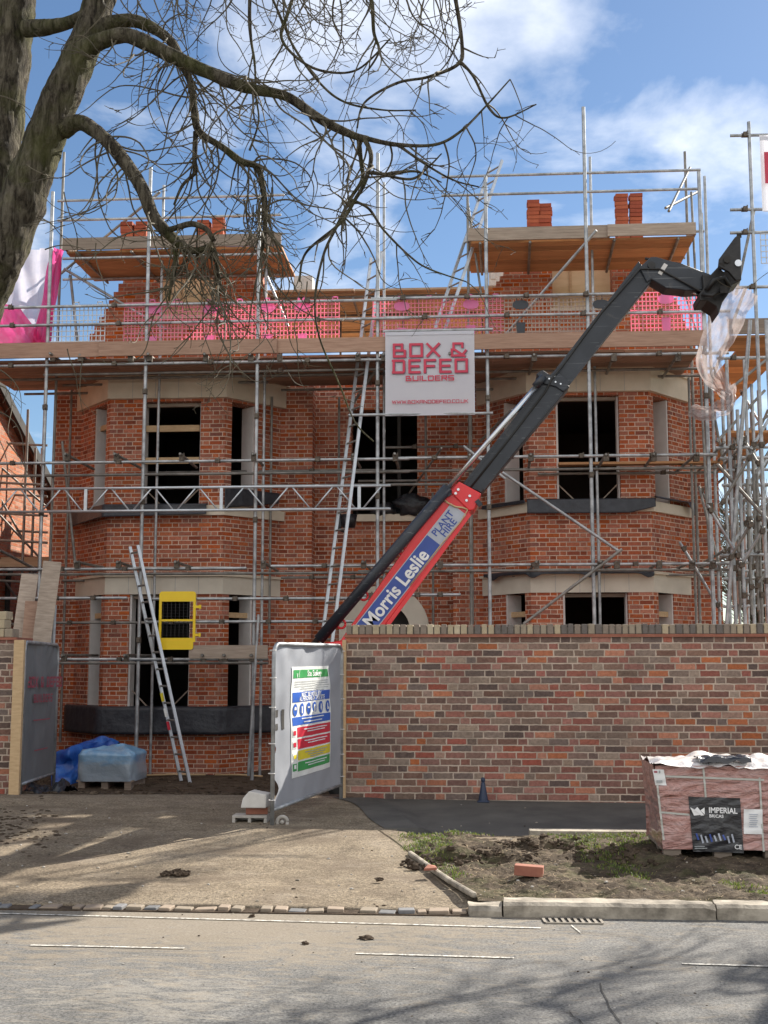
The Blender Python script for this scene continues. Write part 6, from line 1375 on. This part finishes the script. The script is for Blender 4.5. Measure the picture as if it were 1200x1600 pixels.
limb([(160, 40, 30, .1), (200, 32, 22, .15), (235, 42, 20, .2), (268, 66, 16, .2), (284, 100, 14, .2), (298, 130, 13, .2), (304, 175, 12, .15), (312, 206, 12, .1), (350, 232, 11, .05), (376, 252, 12, 0), (402, 262, 10, 0), (412, 300, 9, 0), (414, 350, 7, .02), (408, 400, 5, .05)])
limb([(100, 200, 34, -.05), (125, 192, 25, -.1), (150, 206, 23, -.15), (175, 228, 22, -.2), (205, 266, 22, -.25), (224, 300, 21, -.3), (240, 338, 19, -.3), (262, 364, 18, -.3), (285, 384, 14, -.3), (305, 392, 11, -.3), (328, 388, 9, -.25), (338, 410, 7, -.2), (345, 450, 5, -.2)])
limb([(574, 217, 8, -.45), (620, 226, 6.5, -.5), (680, 226, 5, -.5), (720, 205, 4, -.5), (760, 165, 3, -.5), (797, 124, 2, -.5)], 7)
limb([(560, 213, 8, -.45), (564, 250, 7, -.4), (566, 280, 6, -.4), (548, 310, 5.5, -.35), (528, 350, 5, -.3), (505, 400, 4, -.3), (492, 470, 3.5, -.3), (500, 530, 3, -.3), (530, 600, 2.6, -.3), (555, 660, 2.4, -.3), (584, 690, 2, -.3)], 7)
limb([(570, 218, 8, -.45), (580, 245, 7, -.5), (570, 285, 6.5, -.5), (556, 310, 6, -.5), (530, 350, 5, -.5), (478, 395, 4, -.5), (468, 440, 3, -.5)], 7)
limb([(255, 362, 10, -.3), (275, 356, 9, -.35), (300, 350, 10, -.4), (322, 358, 9, -.4), (334, 376, 8, -.4)], 7)
limb([(272, 378, 9, -.3), (275, 410, 8, -.3), (268, 440, 6, -.3), (264, 470, 3, -.3)], 7)
limb([(306, 206, 9, .1), (304, 250, 8, .1), (306, 268, 7, .1), (285, 290, 5, .1), (272, 320, 4, .1)], 7)
limb([(700, -60, 8, -.3), (712, 0, 7, -.3), (722, 70, 6, -.3), (716, 100, 5.5, -.3), (670, 120, 4.5, -.35), (620, 130, 4, -.35), (570, 160, 3.5, -.4), (558, 200, 3, -.4)], 7)
limb([(718, 95, 5, -.3), (740, 120, 4.5, -.3), (765, 170, 4, -.3), (790, 184, 3, -.3), (838, 163, 2, -.3)], 7)
limb([(560, -40, 8, -.2), (580, 0, 7, -.2), (584, 50, 6, -.2), (592, 80, 4, -.2), (575, 110, 3, -.2)], 7)
limb([(470, -40, 7, 0), (450, 20, 6, 0), (440, 60, 5, 0), (470, 95, 4.5, -.1), (510, 112, 4, -.1), (560, 108, 3.5, -.1), (610, 60, 2.5, -.1)], 7)
limb([(400, -60, 5, .1), (440, 30, 4, .1), (460, 75, 4.5, .1), (500, 130, 4, 0), (540, 160, 3.5, 0), (600, 172, 3, 0), (650, 172, 2, 0)], 7)
limb([(392, -60, 7, .1), (390, 20, 6, .1), (392, 60, 5, .1), (398, 100, 4, .1), (400, 150, 3.2, .05), (404, 190, 3, 0), (390, 235, 4, 0)], 7)
limb([(575, 270, 5, -.5), (610, 272, 4.5, -.5), (650, 268, 3.5, -.5), (690, 285, 2, -.5)], 6); limb([(548, 312, 5, -.5), (576, 326, 4, -.5), (600, 360, 3.5, -.5), (640, 400, 3, -.5), (670, 420, 2.6, -.5), (728, 440, 2, -.5)], 6)
limb([(580, 268, 4, -.5), (640, 280, 4, -.5), (668, 262, 3, -.5), (690, 240, 2, -.5)], 6); limb([(620, 225, 5, -.5), (670, 260, 3.6, -.5), (710, 282, 2.8, -.5), (748, 292, 2, -.5)], 6)
# hanging twigs with upturned tips
rt_ = random.Random(77); TW = MB()
def twig(p, d, ln, r0, lev, mb):
    st = .045 if lev == 0 else .03
    n = max(4, int(ln / st)); pts = [Vector(p)]; d = Vector(d).normalized(); seg = ln / n; kids = []
    k = Vector((0, 0, 0)); up_ = rt_.uniform(.06, .16); droop = rt_.uniform(.03, .12); sx = rt_.choice([-1, 1]); turn = rt_.uniform(.5, .8)
    for i in range(n):
        f = i / n; k = k * .78 + Vector((rt_.gauss(0, .075), rt_.gauss(0, .05), rt_.gauss(0, .045))); d = d + k
        if f < turn: d.z -= droop * (1.2 if d.z > -.7 else .2)
        else: d.z += up_; d.x += sx * .05
        d.normalize(); pts.append(pts[-1] + d * seg)
        if lev < 2 and i > 1 and rt_.random() < (.24 if lev == 0 else .15): kids.append((pts[-1].copy(), d.copy(), f))
    rad = [max(.0021, r0 * (1 - .75 * i / n)) for i in range(n + 1)]; mb.path(pts, rad, 5 if r0 > .006 else 4)
    for kp, kd, f in kids:
        sd = Vector((rt_.uniform(-1, 1), rt_.uniform(-.6, .6), rt_.uniform(-.4, .4)))
        twig(kp, kd * .5 + sd, rt_.choice([.05, .08, .12, ln * rt_.uniform(.2, .5)]) * (1 - .3 * f), r0 * .6, lev + 1, mb)
spots = []
for li, (pts, rad) in enumerate(LIMBS):
    dens = [34, 54, 42, 9, 10, 9, 8, 9, 9, 10, 4, 6, 7, 5, 8, 2, 4, 2, 3][li]
    for k in range(dens):
        i = rt_.randrange(len(pts) // 6, len(pts)); spots.append((pts[i], min(.009, rad[i] * .7), li))
for p, r, li in spots:
    ln = rt_.uniform(.3, 1.35) * (1.1 if li < 3 else .7)
    twig(p + Vector((0, 0, 0)), (rt_.uniform(-.6, .7), rt_.uniform(-.6, .5), rt_.uniform(-1.2, .15)), ln, max(.0045, r), 0, TW)
for k in range(80):                                  # twigs hanging in from branches above the frame
    u = rt_.choice([rt_.uniform(170, 420), rt_.uniform(380, 700), rt_.uniform(200, 700)]); p = P(u, rt_.uniform(-90, 10), TY + rt_.uniform(-.5, .6)); twig(p, (rt_.uniform(-.4, .5), rt_.uniform(-.3, .3), -1), rt_.uniform(.5, 1.35), rt_.uniform(.005, .009), 0, TW)
for k in range(26):                                  # the dense tuft hanging over the left platform
    p = P(rt_.uniform(380, 425), rt_.uniform(250, 330), TY + rt_.uniform(-.1, .2)); twig(p, (rt_.uniform(-.3, .3), rt_.uniform(-.3, .3), -1), rt_.uniform(.4, 1.0), .006, 0, TW)
for k in range(12):
    p = P(rt_.uniform(270, 350), rt_.uniform(375, 400), TY - .3 + rt_.uniform(-.1, .1)); twig(p, (rt_.uniform(-.4, .7), rt_.uniform(-.3, .3), -.9), rt_.uniform(.35, .9), .006, 0, TW)
for (u, v, dx_, dz_, ln) in ((350, 450, .1, -1, .9), (320, 470, .0, -1, .8), (410, 440, .1, -1, 1.1), (345, 520, .2, -1, .9), (480, 440, .0, -1, 1.2), (440, 470, .3, -1, .7), (-10, 575, 1, -.1, .6), (-10, 640, 1, -.25, .7), (-20, 660, 1, -.7, .6), (-10, 600, 1, -.2, .75), (10, 690, .8, -.8, .6), (105, 545, .2, -1, .6), (130, 560, -.3, -1, .5), (150, 380, -.1, -1, .7), (100, 300, .2, -1, .9), (60, 340, 1, -.2, .4), (70, 390, 1, .5, .5), (0, 150, 1, -.1, .4)):
    twig(P(u, v, TY - .2), (dx_, rt_.uniform(-.2, .2), dz_), ln, .006, 0, TW)
o = obj('twigs', TW, M['twig'], tree); o['kind'] = 'stuff'
# a second tree of the same row, outside the frame on the right: its branches throw the streaked shade on the road
def copytree(root, loc, rz, sc):
    r = root.copy(); C.objects.link(r); r.location = loc; r.rotation_euler.z = rz; r.scale = sc
    for ch in root.children: c_ = ch.copy(); C.objects.link(c_); c_.parent = r
    return r
t2_ = copytree(tree, (7.7, 12.3, -.2), 0, (-1, 1, 1)); t2_['label'] = 'bare tree beyond the right edge of the picture'
# far trees seen through the gaps at the right
rt_ = random.Random(5)
def fartree(x, y, h, label, seed):
    global rt_
    rt_ = random.Random(seed); t = thing('bare_tree', label, 'tree', (x, y, -.5), 'bare trees far behind the house'); g = MB(); g.path([(x, y, -.5), (x + .1, y, h * .35), (x, y, h * .7)], [h * .022, h * .016, h * .006], 8); obj('trunk', g, M['twig'], t)
    g = MB()
    for k in range(80):
        z0 = h * rt_.uniform(.25, .7); a = rt_.uniform(0, 6.28); p = Vector((x, y, z0)); d = Vector((math.cos(a), math.sin(a), rt_.uniform(.3, 1.2))).normalized(); l = h * rt_.uniform(.15, .32); pts = [p]
        for i in range(6):
            d = (d + Vector((rt_.gauss(0, .15), rt_.gauss(0, .15), rt_.gauss(.05, .1)))).normalized(); pts.append(pts[-1] + d * l / 6)
            for j in range(2): dd = (d + Vector((rt_.gauss(0, .6), rt_.gauss(0, .6), rt_.gauss(0, .4)))).normalized(); g.path([pts[-1], pts[-1] + dd * l * .25, pts[-1] + (dd + d * .5) * l * .4], [h * .003, h * .002, h * .001], 3, cap=False)
        g.path(pts, [h * .006 * (1 - i / 8) for i in range(7)], 4, cap=False)
    obj('crown', g, M['twig'], t)
fartree(11.0, 48, 9, 'bare grey tree far behind the scaffold tower, the left one', 1); fartree(13.6, 55, 10, 'bare grey tree far behind the scaffold tower, the right one', 2)
def shrub(x, y, r, h, label, seed, ms):
    rnd = random.Random(seed); g = MB()
    for k in range(5200):
        a, b = rnd.uniform(0, 6.28), rnd.random() ** .5; cl_ = noise.noise(Vector((math.cos(a) * 2, b * 3, seed))); z = h * rnd.random() ** .8; rr_ = r * b * (1 - .5 * (z / h) ** 2) * (1 + .4 * cl_); c_ = Vector((x + rr_ * math.cos(a), y + rr_ * math.sin(a), z - .3)); q = Vector((rnd.gauss(0, 1), rnd.gauss(0, 1), rnd.gauss(0, 1))).normalized() * .09; e = q.cross(Vector((rnd.gauss(0, 1), rnd.gauss(0, 1), 1))).normalized() * .05; g.mi = rnd.randrange(2); g.face(c_ - q, c_ + e, c_ + q, c_ - e)
    return solo('shrub', g, ms, label, 'shrub', (x, y, -.3))
LV = [cloth('leaf_a', (.10, .13, .03), .3, .6, bmp=0), cloth('leaf_b', (.20, .21, .05), .3, .6, bmp=0)]
shrub(8.0, 36, 1.3, 2.6, 'yellow green shrub seen low through the scaffold tower', 3, LV); shrub(-12.6, 36, 1.6, 2.6, 'green shrub seen through the gap left of the house', 8, LV)
